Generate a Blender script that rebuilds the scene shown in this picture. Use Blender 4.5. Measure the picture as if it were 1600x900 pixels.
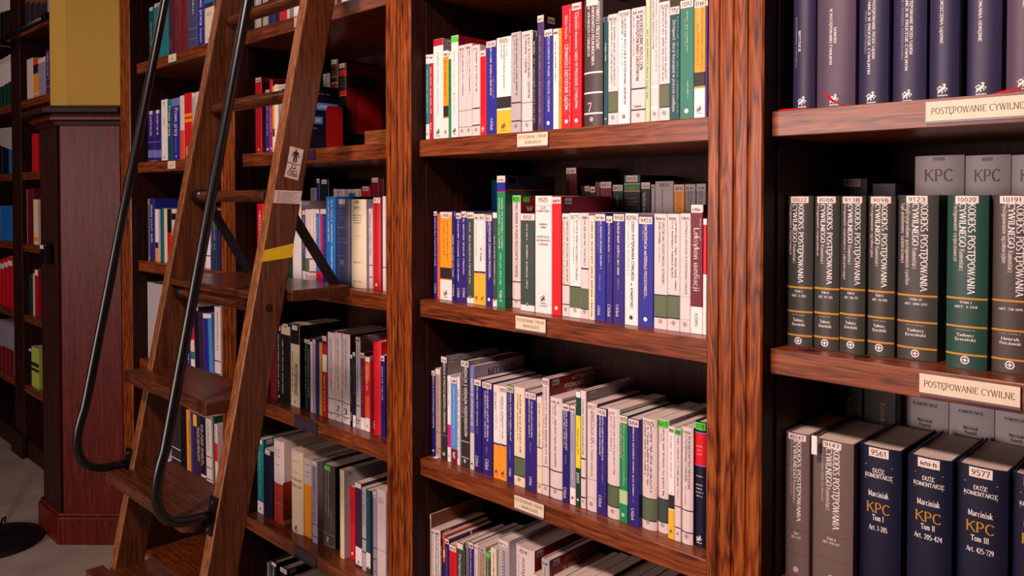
import bpy, math, random
from mathutils import Vector

# ------------------------------------------------------------------ clear
for o in list(bpy.data.objects):
    bpy.data.objects.remove(o)
COL = bpy.context.scene.collection
SC = bpy.context.scene

# ------------------------------------------------------------------ camera
F_PX, YAW, PITCH, CY, CAM_H = 1250.0, math.radians(44.3), math.radians(1.2), 336.0, 1.42
cam_data = bpy.data.cameras.new('camera')
cam = bpy.data.objects.new('camera', cam_data)
COL.objects.link(cam)
cam.location = (0, 0, CAM_H)
cam.rotation_euler = (math.pi / 2 - PITCH, 0, YAW)
cam_data.sensor_width = 36.0
cam_data.lens = 36.0 * F_PX / 1600.0
cam_data.shift_y = -(450.0 - CY) / 1600.0
cam_data.clip_start = 0.02
SC.camera = cam

# ------------------------------------------------------------------ world, lights, exposure
world = bpy.data.worlds.new('world')
SC.world = world
world.use_nodes = True
bg = world.node_tree.nodes['Background']
bg.inputs[0].default_value = (1.0, 0.62, 0.5, 1)
bg.inputs[1].default_value = 0.004


def lamp(loc, target, power, size, color=(1.0, 0.77, 0.64), spread=150):
    l = bpy.data.lights.new('ceiling_lamp', 'AREA')
    l.shape = 'DISK'
    l.size = size
    l.energy = power
    l.color = color
    l.spread = math.radians(spread)
    o = bpy.data.objects.new('ceiling_lamp', l)
    COL.objects.link(o)
    o.location = loc
    d = Vector(target) - Vector(loc)
    o.rotation_euler = d.to_track_quat('-Z', 'Y').to_euler()
    return o


WARM = (1.0, 0.72, 0.655)
lamp((-0.8, -0.5, 2.9), (-0.9, 1.25, 1.3), 33, 0.3, WARM, 120)
lamp((-4.2, -0.5, 2.9), (-4.1, 1.2, 1.2), 5, 0.3, WARM)
# wide unseen fill light, added behind the camera to brighten the back rows
front_fill = lamp((-2.4, -3.7, 1.6), (-0.9, 1.2, 1.3), 96, 2.4, (1.0, 0.745, 0.69))
front_fill.name = 'front_fill_light'
front_fill.data.shape = 'RECTANGLE'
front_fill.data.size = 2.4
front_fill.data.size_y = 1.4

SC.view_settings.view_transform = 'Standard'
SC.view_settings.look = 'None'
SC.view_settings.gamma = 1.0
SC.view_settings.use_curve_mapping = False
SC.view_settings.exposure = 0.0

# ------------------------------------------------------------------ pixel -> point helpers (measurements of the photograph)
FWD = Vector((-math.sin(YAW) * math.cos(PITCH), math.cos(YAW) * math.cos(PITCH), -math.sin(PITCH)))
RGT = Vector((math.cos(YAW), math.sin(YAW), 0))
UPV = RGT.cross(FWD)


def at(px, py, Y):
    d = FWD * F_PX + RGT * (px - 800.0) + UPV * (CY - py)
    t = Y / d.y
    return Vector((d.x * t, Y, CAM_H + d.z * t))


# ------------------------------------------------------------------ materials
def lin(h):
    h = h.lstrip('#')
    v = [int(h[i:i + 2], 16) / 255.0 for i in (0, 2, 4)]
    return tuple((c / 12.92 if c <= 0.04045 else ((c + 0.055) / 1.055) ** 2.4) for c in v) + (1.0,)


def new_mat(name):
    m = bpy.data.materials.new(name)
    m.use_nodes = True
    return m, m.node_tree.nodes, m.node_tree.links, m.node_tree.nodes['Principled BSDF']


PAL = {
    'white': ('#efe9e4', 'white'), 'pwhite': ('#dfcfcc', 'pale'), 'cream': ('#e9d9b8', 'cream'),
    'beige': ('#b39c88', 'beige'), 'grey': ('#8d8688', 'grey'), 'lgrey': ('#b5afb2', 'light grey'),
    'dgrey': ('#2e2a2d', 'dark grey'), 'bgrey': ('#4a3f3d', 'brown-grey'), 'black': ('#141215', 'black'),
    'navy': ('#0a0c2a', 'navy'), 'indigo': ('#1e186c', 'indigo'), 'blue': ('#262890', 'blue'),
    'violet': ('#2c1d78', 'violet'), 'purple': ('#4a3566', 'purple'), 'bright': ('#1f74c4', 'bright blue'),
    'sky': ('#4f8fd6', 'sky blue'), 'slate': ('#41456f', 'slate blue'), 'peri': ('#7278b8', 'periwinkle'),
    'teal': ('#127d83', 'teal'), 'dteal': ('#0e4c52', 'dark teal'), 'green': ('#128a55', 'green'),
    'dgreen': ('#123f2c', 'dark green'), 'sgreen': ('#2f7a66', 'sea green'), 'ggrey': ('#3c4a43', 'green-grey'),
    'olive': ('#5b684b', 'olive green'), 'pgreen': ('#b8cf9a', 'pale green'), 'neon': ('#4fd23a', 'neon green'),
    'lime': ('#b9cc55', 'lime'), 'red': ('#d21222', 'red'), 'dred': ('#7c0c1c', 'dark red'),
    'crimson': ('#b4142c', 'crimson'), 'maroon': ('#6a0f2a', 'maroon'), 'magenta': ('#cf1180', 'magenta'),
    'orange': ('#f39a1d', 'orange'), 'yellow': ('#f4ba2c', 'yellow'), 'lemon': ('#f3dc1f', 'lemon yellow'),
    'mustard': ('#c4901f', 'mustard'), 'rorange': ('#e4501f', 'orange-red'),
    'gold': ('#c08a2c', 'gold'), 'ink': ('#2a2426', 'black'), 'brown': ('#7a4a2a', 'brown'),
    'rust': ('#a8321c', 'red'), 'plum': ('#3a1d3d', 'plum'), 'lav': ('#9b93a8', 'lavender grey'),
    'R1navy': ('#2d2948', 'dusky navy'), 'R1sheen': ('#514154', 'dusky mauve'), 'R2green': ('#20463b', 'deep green'),  # the second R1 tone is the navy with spine sheen painted in
    'R2grey': ('#3a3b36', 'dark green-grey'), 'R2brown': ('#443a35', 'dark brown-grey'),
    'R3grey': ('#685854', 'taupe'), 'paper': ('#e6d5cb', 'paper'),
}
_m = {}


def cmat(key, rough=0.42):
    k = (key, rough)
    if k in _m:
        return _m[k]
    m, n, l, b = new_mat('print_' + key)
    c = lin(PAL[key][0])
    tc = n.new('ShaderNodeTexCoord')
    nz = n.new('ShaderNodeTexNoise')
    nz.inputs['Scale'].default_value = 22
    nz.inputs['Detail'].default_value = 4
    l.new(tc.outputs['Object'], nz.inputs['Vector'])
    mx = n.new('ShaderNodeMixRGB')
    mx.inputs[1].default_value = tuple(x * 0.9 for x in c[:3]) + (1,)
    mx.inputs[2].default_value = tuple(min(1, x * 1.05 + 0.002) for x in c[:3]) + (1,)
    l.new(nz.outputs['Fac'], mx.inputs[0])
    l.new(mx.outputs[0], b.inputs['Base Color'])
    b.inputs['Roughness'].default_value = rough
    b.inputs['Specular IOR Level'].default_value = 0.4
    _m[k] = m
    return m


def page_mat():
    if 'pg' in _m:
        return _m['pg']
    m, n, l, b = new_mat('page_edges')
    tc = n.new('ShaderNodeTexCoord')
    mp = n.new('ShaderNodeMapping')
    mp.inputs['Scale'].default_value = (900, 6, 6)
    nz = n.new('ShaderNodeTexNoise')
    nz.inputs['Scale'].default_value = 1.0
    l.new(tc.outputs['Object'], mp.inputs[0])
    l.new(mp.outputs[0], nz.inputs['Vector'])
    cr = n.new('ShaderNodeValToRGB')
    cr.color_ramp.elements[0].position = 0.3
    cr.color_ramp.elements[0].color = lin('#c3ae9f')
    cr.color_ramp.elements[1].color = lin('#eadbd0')
    l.new(nz.outputs['Fac'], cr.inputs[0])
    l.new(cr.outputs[0], b.inputs['Base Color'])
    b.inputs['Roughness'].default_value = 0.8
    _m['pg'] = m
    return m


def wood(name, dark, mid, light, axis='Z', rough=0.32, fine=1.0, fig=0.2, spec=0.5):
    """oak: soft cathedral figure from a warped band pattern, plus long fine pores"""
    m, n, l, b = new_mat(name)
    tc = n.new('ShaderNodeTexCoord')

    def noise(cross, along, detail, off=0.0):
        mp = n.new('ShaderNodeMapping')
        cross, along = cross * fine, along * fine
        mp.inputs['Scale'].default_value = {'X': (along, cross, cross), 'Y': (cross, along, cross), 'Z': (cross, cross, along)}[axis]
        mp.inputs['Location'].default_value = (off, off * 1.7, off * .6)
        l.new(tc.outputs['Object'], mp.inputs[0])
        z = n.new('ShaderNodeTexNoise')
        z.inputs['Scale'].default_value = 1.0
        z.inputs['Detail'].default_value = detail
        l.new(mp.outputs[0], z.inputs['Vector'])
        return z.outputs['Fac']

    def mth(op, x, y, z=None):
        k = n.new('ShaderNodeMath')
        k.operation = op
        for i, v in enumerate((x, y, z)):
            if v is None:
                continue
            if isinstance(v, (int, float)):
                k.inputs[i].default_value = v
            else:
                l.new(v, k.inputs[i])
        return k.outputs[0]
    rings = mth('PINGPONG', mth('MULTIPLY', noise(30, 3.4, 2, 3.1), 9.0), 0.5)      # 0..0.5
    streak = noise(130, 5.0, 3)
    pores = noise(330, 13, 2, 5.0)
    v = mth('MULTIPLY_ADD', rings, 2 * fig, mth('MULTIPLY_ADD', streak, 0.56 - fig * .5, mth('MULTIPLY', pores, 0.44 - fig * .5)))
    cr = n.new('ShaderNodeValToRGB')
    e = cr.color_ramp.elements
    e[0].position = 0.36
    e[0].color = lin(dark)
    e[1].position = 0.66
    e[1].color = lin(light)
    cr.color_ramp.elements.new(0.5).color = lin(mid)
    l.new(v, cr.inputs[0])
    l.new(cr.outputs[0], b.inputs['Base Color'])
    b.inputs['Roughness'].default_value = rough
    b.inputs['Specular IOR Level'].default_value = spec
    bp = n.new('ShaderNodeBump')
    bp.inputs['Strength'].default_value = 0.1
    bp.inputs['Distance'].default_value = 0.0015
    l.new(v, bp.inputs['Height'])
    l.new(bp.outputs[0], b.inputs['Normal'])
    return m


W_SHELF = wood('oak_shelf', '#431b0a', '#743616', '#904d25', 'X', 0.3, 1.0, .12, .5)
W_POST = wood('oak_post', '#3f1706', '#7d3811', '#a0561d', 'Z', 0.33, 1.0, .18, .35)
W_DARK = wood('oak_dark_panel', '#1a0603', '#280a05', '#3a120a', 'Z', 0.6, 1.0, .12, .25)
W_EDGE = wood('oak_pale_edge', '#5a3116', '#7d4a24', '#9a6435', 'Z', 0.4, 1.0, .12)
W_LADDER = wood('oak_ladder', '#3a1c0c', '#572c14', '#6e3e1e', 'Z', 0.36, 1.0, .12)
W_TREAD = wood('oak_ladder_tread', '#32170b', '#4b2412', '#61321a', 'X', 0.28, 1.0, .15)
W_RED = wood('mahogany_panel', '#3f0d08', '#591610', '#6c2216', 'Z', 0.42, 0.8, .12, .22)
W_PALE = wood('pine_riser', '#7a3c18', '#985428', '#ad6a36', 'X', 0.45, 1.0, .25)


def plain(name, col, rough=0.5, metal=0.0, scale=40, amt=0.1):
    m, n, l, b = new_mat(name)
    c = lin(col)
    tc = n.new('ShaderNodeTexCoord')
    nz = n.new('ShaderNodeTexNoise')
    nz.inputs['Scale'].default_value = scale
    nz.inputs['Detail'].default_value = 4
    l.new(tc.outputs['Object'], nz.inputs['Vector'])
    mx = n.new('ShaderNodeMixRGB')
    mx.inputs[1].default_value = tuple(x * (1 - amt) for x in c[:3]) + (1,)
    mx.inputs[2].default_value = tuple(min(1, x * (1 + amt)) for x in c[:3]) + (1,)
    l.new(nz.outputs['Fac'], mx.inputs[0])
    l.new(mx.outputs[0], b.inputs['Base Color'])
    b.inputs['Roughness'].default_value = rough
    b.inputs['Metallic'].default_value = metal
    return m


M_METAL = plain('black_painted_metal', '#0d0c0e', 0.3, 0.0, 60, 0.1)
M_BRACE = plain('black_steel_bar', '#120f10', 0.45)
M_YELLOW = plain('yellow_painted_wall', '#bb963c', 0.85, 0, 6, 0.05)
M_TAPE = plain('yellow_tape', '#e3c010', 0.5)
M_REDMETAL = plain('red_enamel', '#a30d12', 0.4)
M_PLATE = plain('label_card', '#e0cfb2', 0.45)
M_HOLDER = plain('clear_plastic_holder', '#6b5866', 0.25)
M_EMPTY = plain('empty_plastic_holder', '#3a2c40', 0.2)
M_RIBBON = plain('red_ribbon', '#c4121c', 0.5)
M_DRIBBON = plain('dark_ribbon', '#5a1216', 0.6)
M_SCREW = plain('screw_steel', '#77706c', 0.35, 0.8)


def carpet():
    m, n, l, b = new_mat('carpet')
    tc = n.new('ShaderNodeTexCoord')
    nz = n.new('ShaderNodeTexNoise')
    nz.inputs['Scale'].default_value = 260
    nz.inputs['Detail'].default_value = 6
    n2 = n.new('ShaderNodeTexNoise')
    n2.inputs['Scale'].default_value = 5
    n2.inputs['Detail'].default_value = 3
    l.new(tc.outputs['Object'], nz.inputs['Vector'])
    l.new(tc.outputs['Object'], n2.inputs['Vector'])
    ad = n.new('ShaderNodeMath')
    ad.operation = 'MULTIPLY_ADD'
    ad.inputs[1].default_value = 0.5
    l.new(n2.outputs['Fac'], ad.inputs[0])
    l.new(nz.outputs['Fac'], ad.inputs[2])
    cr = n.new('ShaderNodeValToRGB')
    cr.color_ramp.elements[0].position = 0.45
    cr.color_ramp.elements[0].color = lin('#7d7064')
    cr.color_ramp.elements[1].position = 0.95
    cr.color_ramp.elements[1].color = lin('#b5a597')
    l.new(ad.outputs[0], cr.inputs[0])
    l.new(cr.outputs[0], b.inputs['Base Color'])
    b.inputs['Roughness'].default_value = 0.95
    bp = n.new('ShaderNodeBump')
    bp.inputs['Strength'].default_value = 0.5
    bp.inputs['Distance'].default_value = 0.006
    l.new(nz.outputs['Fac'], bp.inputs['Height'])
    l.new(bp.outputs[0], b.inputs['Normal'])
    return m


# ------------------------------------------------------------------ mesh helpers
class MB:
    def __init__(self):
        self.v, self.f, self.mi, self.mats = [], [], [], []

    def mat(self, m):
        if m not in self.mats:
            self.mats.append(m)
        return self.mats.index(m)

    def add(self, verts, faces, m):
        b = len(self.v)
        i = self.mat(m)
        self.v += [tuple(p) for p in verts]
        for f in faces:
            self.f.append(tuple(b + k for k in f))
            self.mi.append(i)

    def box(self, x0, x1, y0, y1, z0, z1, m):
        self.add([(x, y, z) for x in (x0, x1) for y in (y0, y1) for z in (z0, z1)],
                 [(0, 1, 3, 2), (4, 6, 7, 5), (0, 4, 5, 1), (2, 3, 7, 6), (0, 2, 6, 4), (1, 5, 7, 3)], m)

    def prism(self, poly, z0, z1, m):
        """vertical prism over a CCW footprint; z0/z1 numbers"""
        k = len(poly)
        self.add([(x, y, z0) for x, y in poly] + [(x, y, z1) for x, y in poly],
                 [tuple(range(k - 1, -1, -1)), tuple(range(k, 2 * k))] +
                 [(i, (i + 1) % k, k + (i + 1) % k, k + i) for i in range(k)], m)

    def xprism(self, poly, x0, x1, m):
        """prism along X over a (y,z) outline"""
        k = len(poly)
        self.add([(x0, y, z) for y, z in poly] + [(x1, y, z) for y, z in poly],
                 [tuple(range(k)), tuple(range(2 * k - 1, k - 1, -1))] +
                 [(i, k + i, k + (i + 1) % k, (i + 1) % k) for i in range(k)], m)

    def tube(self, pts, r, m, n=12, cap=True):
        pts = [Vector(p) for p in pts]
        rings = []
        prev = None
        for i, p in enumerate(pts):
            t = (pts[min(i + 1, len(pts) - 1)] - pts[max(i - 1, 0)]).normalized()
            if prev is None:
                a = Vector((1, 0, 0)) if abs(t.x) < 0.9 else Vector((0, 1, 0))
                u = (a - t * a.dot(t)).normalized()
            else:
                u = (prev - t * prev.dot(t)).normalized()
            prev = u
            w = t.cross(u)
            rr = r[i] if isinstance(r, (list, tuple)) else r
            rings.append([p + (u * math.cos(2 * math.pi * k / n) + w * math.sin(2 * math.pi * k / n)) * rr for k in range(n)])
        vs = [q for R in rings for q in R]
        fs = []
        for i in range(len(rings) - 1):
            for k in range(n):
                fs.append((i * n + k, i * n + (k + 1) % n, (i + 1) * n + (k + 1) % n, (i + 1) * n + k))
        if cap:
            fs.append(tuple(range(n - 1, -1, -1)))
            fs.append(tuple((len(rings) - 1) * n + k for k in range(n)))
        self.add(vs, fs, m)

    def build(self, name, parent=None, smooth=False, loc=None, bevel=0):
        me = bpy.data.meshes.new(name)
        me.from_pydata(self.v, [], self.f)
        for m in self.mats:
            me.materials.append(m)
        me.polygons.foreach_set('material_index', self.mi)
        if smooth:
            me.polygons.foreach_set('use_smooth', [True] * len(self.f))
        me.update()
        o = bpy.data.objects.new(name, me)
        COL.objects.link(o)
        if parent:
            o.parent = parent
        if loc:
            o.location = loc
        if bevel:
            md = o.modifiers.new('bevel', 'BEVEL')
            md.width = bevel
            md.segments = 2
            md.limit_method = 'ANGLE'
        return o


def tag(o, label, cat, group=None, kind=None):
    if label:
        o['label'] = label
    if cat:
        o['category'] = cat
    if group:
        o['group'] = group
    if kind:
        o['kind'] = kind
    return o


def empty(name, loc, label, cat, group=None, rot=None):
    o = bpy.data.objects.new(name, None)
    o.empty_display_size = 0.05
    COL.objects.link(o)
    o.location = loc
    if rot:
        o.rotation_euler = rot
    return tag(o, label, cat, group)


def box(name, x0, x1, y0, y1, z0, z1, m, parent=None, bevel=0):
    b = MB()
    b.box(x0, x1, y0, y1, z0, z1, m)
    return b.build(name, parent, bevel=bevel)


# ------------------------------------------------------------------ stroke lettering (own serif / sans design)
def arc(cx, cy, rx, ry, a0, a1):
    n = max(2, int(abs(a1 - a0) / 30))
    return [(cx + rx * math.cos(math.radians(a0 + (a1 - a0) * i / n)),
             cy + ry * math.sin(math.radians(a0 + (a1 - a0) * i / n))) for i in range(n + 1)]


X = 0.66
GL = {
    'A': (.76, [[(.02, 0), (.38, 1)], [(.38, 1), (.74, 0)], [(.16, .35), (.60, .35)]]),
    'B': (.64, [[(.1, 0), (.1, 1)], [(.1, 1), (.34, 1)] + arc(.34, .765, .2, .235, 90, -90) + [(.1, .53)],
                [(.1, .53), (.36, .53)] + arc(.36, .265, .24, .265, 90, -90) + [(.1, 0)]]),
    'C': (.74, [arc(.42, .5, .36, .5, 45, 315)]),
    'D': (.78, [[(.1, 0), (.1, 1)], [(.1, 1), (.32, 1)] + arc(.32, .5, .4, .5, 90, -90) + [(.1, 0)]]),
    'E': (.60, [[(.1, 0), (.1, 1)], [(.1, 1), (.54, 1), (.54, .86)], [(.1, .52), (.44, .52)], [(.1, 0), (.56, 0), (.56, .14)]]),
    'F': (.56, [[(.1, 0), (.1, 1)], [(.1, 1), (.53, 1), (.53, .86)], [(.1, .5), (.42, .5)]]),
    'G': (.78, [arc(.42, .5, .36, .5, 45, 330), [(.72, .12), (.72, .45)], [(.5, .45), (.76, .45)]]),
    'H': (.80, [[(.1, 0), (.1, 1)], [(.7, 0), (.7, 1)], [(.1, .52), (.7, .52)]]),
    'I': (.30, [[(.15, 0), (.15, 1)]]),
    'J': (.40, [[(.28, 1), (.28, .15)] + arc(.14, .12, .14, .15, 0, -150)]),
    'K': (.74, [[(.1, 0), (.1, 1)], [(.66, 1), (.12, .45)], [(.28, .6), (.72, 0)]]),
    'L': (.58, [[(.1, 0), (.1, 1)], [(.1, 0), (.55, 0), (.55, .16)]]),
    'M': (.94, [[(.1, 0), (.12, 1)], [(.12, 1), (.46, .08)], [(.46, .08), (.80, 1)], [(.80, 1), (.84, 0)]]),
    'N': (.82, [[(.1, 0), (.1, 1)], [(.1, 1), (.7, 0)], [(.7, 0), (.7, 1)]]),
    'O': (.82, [arc(.41, .5, .35, .5, 90, 450)]),
    'P': (.62, [[(.1, 0), (.1, 1)], [(.1, 1), (.34, 1)] + arc(.34, .73, .23, .27, 90, -90) + [(.1, .46)]]),
    'R': (.70, [[(.1, 0), (.1, 1)], [(.1, 1), (.34, 1)] + arc(.34, .74, .22, .26, 90, -90) + [(.1, .48)], [(.36, .48), (.68, 0)]]),
    'S': (.58, [arc(.29, .75, .21, .25, 40, 270) + arc(.29, .25, .23, .25, 90, -140)]),
    'T': (.68, [[(.34, 0), (.34, 1)], [(.03, .86), (.03, 1), (.65, 1), (.65, .86)]]),
    'U': (.78, [[(.1, 1), (.1, .32)] + arc(.38, .32, .28, .32, 180, 360) + [(.66, 1)]]),
    'V': (.74, [[(.02, 1), (.37, 0)], [(.37, 0), (.72, 1)]]),
    'W': (1.04, [[(.02, 1), (.28, 0)], [(.28, 0), (.52, 1)], [(.52, 1), (.76, 0)], [(.76, 0), (1.02, 1)]]),
    'X': (.72, [[(.04, 1), (.68, 0)], [(.66, 1), (.04, 0)]]),
    'Y': (.70, [[(.02, 1), (.35, .48)], [(.68, 1), (.35, .48)], [(.35, .48), (.35, 0)]]),
    'Z': (.66, [[(.06, .86), (.06, 1), (.6, 1)], [(.6, 1), (.05, 0)], [(.05, 0), (.61, 0), (.61, .15)]]),
    'a': (.52, [arc(.24, .46, .18, .2, 150, 0) + [(.42, .1), (.48, .02)], arc(.25, .18, .2, .18, 80, 330)]),
    'b': (.56, [[(.1, 1.05), (.1, 0)], arc(.3, .33, .2, .33, 150, -150)]),
    'c': (.48, [arc(.28, .33, .22, .33, 50, 310)]),
    'd': (.58, [[(.46, 1.05), (.46, 0)], arc(.27, .33, .2, .33, 30, 330)]),
    'e': (.50, [[(.06, .36), (.46, .36)] + arc(.27, .34, .2, .32, 5, 315)]),
    'f': (.36, [[(.14, 0), (.14, .85)] + arc(.27, .85, .13, .2, 180, 60), [(.02, X), (.3, X)]]),
    'g': (.54, [arc(.25, .42, .19, .24, 0, 360), arc(.27, -.08, .22, .17, 120, 440), [(.42, .58), (.54, .64)]]),
    'h': (.58, [[(.1, 0), (.1, 1.05)], arc(.29, .44, .17, .22, 160, 0) + [(.46, 0)]]),
    'i': (.28, [[(.14, 0), (.14, X)], [(.14, .9), (.14, 1.0)]]),
    'j': (.28, [[(.16, X), (.16, -.1)] + arc(.06, -.1, .1, .14, 0, -120), [(.16, .9), (.16, 1.0)]]),
    'k': (.54, [[(.1, 0), (.1, 1.05)], [(.46, X), (.12, .3)], [(.22, .4), (.52, 0)]]),
    'l': (.26, [[(.13, 0), (.13, 1.05)]]),
    'm': (.86, [[(.1, 0), (.1, X)], arc(.27, .44, .16, .22, 160, 0) + [(.43, 0)], arc(.59, .44, .16, .22, 160, 0) + [(.75, 0)]]),
    'n': (.58, [[(.1, 0), (.1, X)], arc(.29, .44, .17, .22, 160, 0) + [(.46, 0)]]),
    'o': (.54, [arc(.27, .33, .21, .33, 90, 450)]),
    'p': (.56, [[(.1, X), (.1, -.28)], arc(.3, .33, .2, .33, 150, -150)]),
    'r': (.42, [[(.1, 0), (.1, X)], arc(.3, .42, .2, .24, 165, 60)]),
    's': (.44, [arc(.22, .49, .15, .17, 40, 270) + arc(.22, .16, .17, .16, 90, -140)]),
    't': (.36, [[(.15, .88), (.15, .12)] + arc(.26, .13, .11, .13, 180, 300), [(.02, X), (.32, X)]]),
    'u': (.58, [[(.1, X), (.1, .2)] + arc(.28, .2, .18, .2, 180, 350), [(.46, X), (.46, 0)]]),
    'v': (.52, [[(.02, X), (.26, 0)], [(.26, 0), (.5, X)]]),
    'w': (.76, [[(.02, X), (.2, 0)], [(.2, 0), (.38, X)], [(.38, X), (.56, 0)], [(.56, 0), (.74, X)]]),
    'x': (.52, [[(.03, X), (.48, 0)], [(.46, X), (.03, 0)]]),
    'y': (.52, [[(.02, X), (.26, 0)], [(.5, X), (.18, -.28)]]),
    'z': (.48, [[(.05, X), (.42, X)], [(.42, X), (.05, 0)], [(.05, 0), (.44, 0)]]),
    '0': (.60, [arc(.3, .5, .22, .5, 90, 450)]), '1': (.40, [[(.22, 0), (.22, 1)], [(.22, 1), (.06, .84)]]),
    '2': (.56, [arc(.28, .74, .2, .26, 160, -30) + [(.07, 0)], [(.07, 0), (.5, 0)]]),
    '3': (.54, [arc(.25, .76, .2, .24, 150, -80) + arc(.26, .26, .23, .26, 80, -150)]),
    '4': (.58, [[(.42, 0), (.42, 1)], [(.42, 1), (.04, .3), (.54, .3)]]),
    '5': (.54, [[(.46, 1), (.12, 1), (.1, .58)], arc(.26, .31, .23, .31, 130, -140)]),
    '6': (.56, [arc(.5, .42, .42, .58, 100, 180), arc(.29, .29, .2, .29, 0, 360)]),
    '7': (.54, [[(.05, .88), (.05, 1), (.5, 1)], [(.5, 1), (.2, 0)]]),
    '8': (.56, [arc(.28, .76, .19, .24, 0, 360), arc(.28, .26, .22, .26, 0, 360)]),
    '9': (.56, [arc(.28, .71, .2, .29, 0, 360), arc(.06, .58, .42, .58, 0, -80)]),
    '.': (.26, [[(.13, 0), (.13, .1)]]), ',': (.26, [[(.15, .1), (.08, -.12)]]),
    '-': (.42, [[(.06, .38), (.36, .38)]]), ':': (.26, [[(.13, 0), (.13, .1)], [(.13, .5), (.13, .6)]]),
    '(': (.34, [arc(.36, .4, .24, .62, 130, 230)]), ')': (.34, [arc(-.02, .4, .24, .62, 50, -50)]),
    '*': (.5, [[(.15, .4), (.35, .4)], [(.15, .46), (.35, .46)], [(.15, .34), (.35, .34)]]),
    ' ': (.34, []),
}
AC = [[(.0, 1.1), (.14, 1.26)]]
for base, acc in (('Ś', 'S'), ('Ń', 'N'), ('Ó', 'O'), ('Ć', 'C'), ('Ź', 'Z')):
    w_, s_ = GL[acc]
    GL[base] = (w_, s_ + [[(w_ / 2 - .04, 1.1), (w_ / 2 + .12, 1.27)]])
for base, acc in (('ś', 's'), ('ń', 'n'), ('ó', 'o'), ('ć', 'c'), ('ź', 'z')):
    w_, s_ = GL[acc]
    GL[base] = (w_, s_ + [[(w_ / 2 - .03, .78), (w_ / 2 + .1, .94)]])
for base, acc in (('Ę', 'E'), ('Ą', 'A'), ('ę', 'e'), ('ą', 'a')):
    w_, s_ = GL[acc]
    xo = w_ - (.12 if acc == 'E' else .06)
    GL[base] = (w_, s_ + [[(xo - .04, 0), (xo - .14, -.14), (xo - .06, -.24), (xo + .04, -.2)]])
GL['Ż'] = (GL['Z'][0], GL['Z'][1] + [[(.33, 1.12), (.33, 1.24)]])
GL['ż'] = (GL['z'][0], GL['z'][1] + [[(.24, .82), (.24, .94)]])
GL['Ł'] = (GL['L'][0], GL['L'][1] + [[(.0, .42), (.3, .64)]])
GL['ł'] = (GL['l'][0], GL['l'][1] + [[(.0, .45), (.26, .68)]])


def glyph_quads(ch, style):
    serif = 's' in style
    thick = .165 if 'b' in style else .13
    thin = (.07 if serif else thick * .92)
    w, strokes = GL.get(ch, GL[' '])
    ends = [p for st in strokes for p in (st[0], st[-1])]
    qs = []
    for st in strokes:
        for (x0, y0), (x1, y1) in zip(st, st[1:]):
            dx, dy = x1 - x0, y1 - y0
            L = math.hypot(dx, dy) or 1e-6
            k = abs(dy) / L
            # broad-nib contrast: down strokes thick, rising diagonals thinner
            tw = thin + (thick - thin) * (k ** 1.4)
            if serif and len(st) == 2 and dx * dy > 0 and abs(dx) > .15:
                tw = thin + (thick - thin) * .25
            nx, ny = -dy / L * tw / 2, dx / L * tw / 2
            ex, ey = dx / L * .02, dy / L * .02
            qs.append([(x0 + nx - ex, y0 + ny - ey), (x0 - nx - ex, y0 - ny - ey), (x1 - nx + ex, y1 - ny + ey), (x1 + nx + ex, y1 + ny + ey)])
        if serif:
            for e, q in ((st[0], st[1]), (st[-1], st[-2])):
                if min(abs(e[1] - v) for v in (0, 1, X, 1.05)) > .01 or abs(q[1] - e[1]) < abs(q[0] - e[0]) * .9:
                    continue
                if sum(1 for z in ends if abs(z[0] - e[0]) < .05 and abs(z[1] - e[1]) < .05) > 1:
                    continue
                if abs(q[1] - e[1]) < .2:
                    continue
                s = 1 if e[1] > .3 else -1
                h = .12 if 'b' in style else .11
                y1 = e[1]
                qs.append([(e[0] - h, y1), (e[0] - h, y1 - s * .05), (e[0] + h, y1 - s * .05), (e[0] + h, y1)])
    return w, qs


_gc = {}
_rnd = random.Random(7)


def text_quads(s, style='g'):
    """quads in cap-height units; '~n' gives n illegible letter-like marks"""
    out, x = [], 0.0
    if s.startswith('~'):
        n = int(s[1:])
        run = _rnd.randint(3, 9)
        for i in range(n):
            if run == 0:
                x += .4
                run = _rnd.randint(3, 9)
                continue
            run -= 1
            out.append([(x + .04, 0), (x + .18, 0), (x + .18, _rnd.choice((.66, .95))), (x + .04, .66)])
            y = _rnd.choice((0, .3, .55))
            out.append([(x + .1, y), (x + .46, y), (x + .46, y + .14), (x + .1, y + .14)])
            if _rnd.random() < .55:
                out.append([(x + .36, 0), (x + .5, 0), (x + .5, .6), (x + .36, .6)])
            x += .6
        return x, out
    for ch in s:
        k = (ch, style)
        if k not in _gc:
            _gc[k] = glyph_quads(ch, style)
        w, qs = _gc[k]
        for q in qs:
            out.append([(px + x, py) for px, py in q])
        x += w + .1
    return max(x - .1, .1), out


def ring_quads(cx, cy, r, t, n=12):
    qs = []
    for i in range(n):
        a, b = 2 * math.pi * i / n, 2 * math.pi * (i + 1) / n
        qs.append([(cx + (r - t) * math.cos(a), cy + (r - t) * math.sin(a)), (cx + r * math.cos(a), cy + r * math.sin(a)),
                   (cx + r * math.cos(b), cy + r * math.sin(b)), (cx + (r - t) * math.cos(b), cy + (r - t) * math.sin(b))])
    return qs


def stroke_quads(pts, t):
    qs = []
    for (x0, y0), (x1, y1) in zip(pts, pts[1:]):
        L = math.hypot(x1 - x0, y1 - y0) or 1e-6
        nx, ny = -(y1 - y0) / L * t / 2, (x1 - x0) / L * t / 2
        qs.append([(x0 + nx, y0 + ny), (x0 - nx, y0 - ny), (x1 - nx, y1 - ny), (x1 + nx, y1 + ny)])
    return qs


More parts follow.
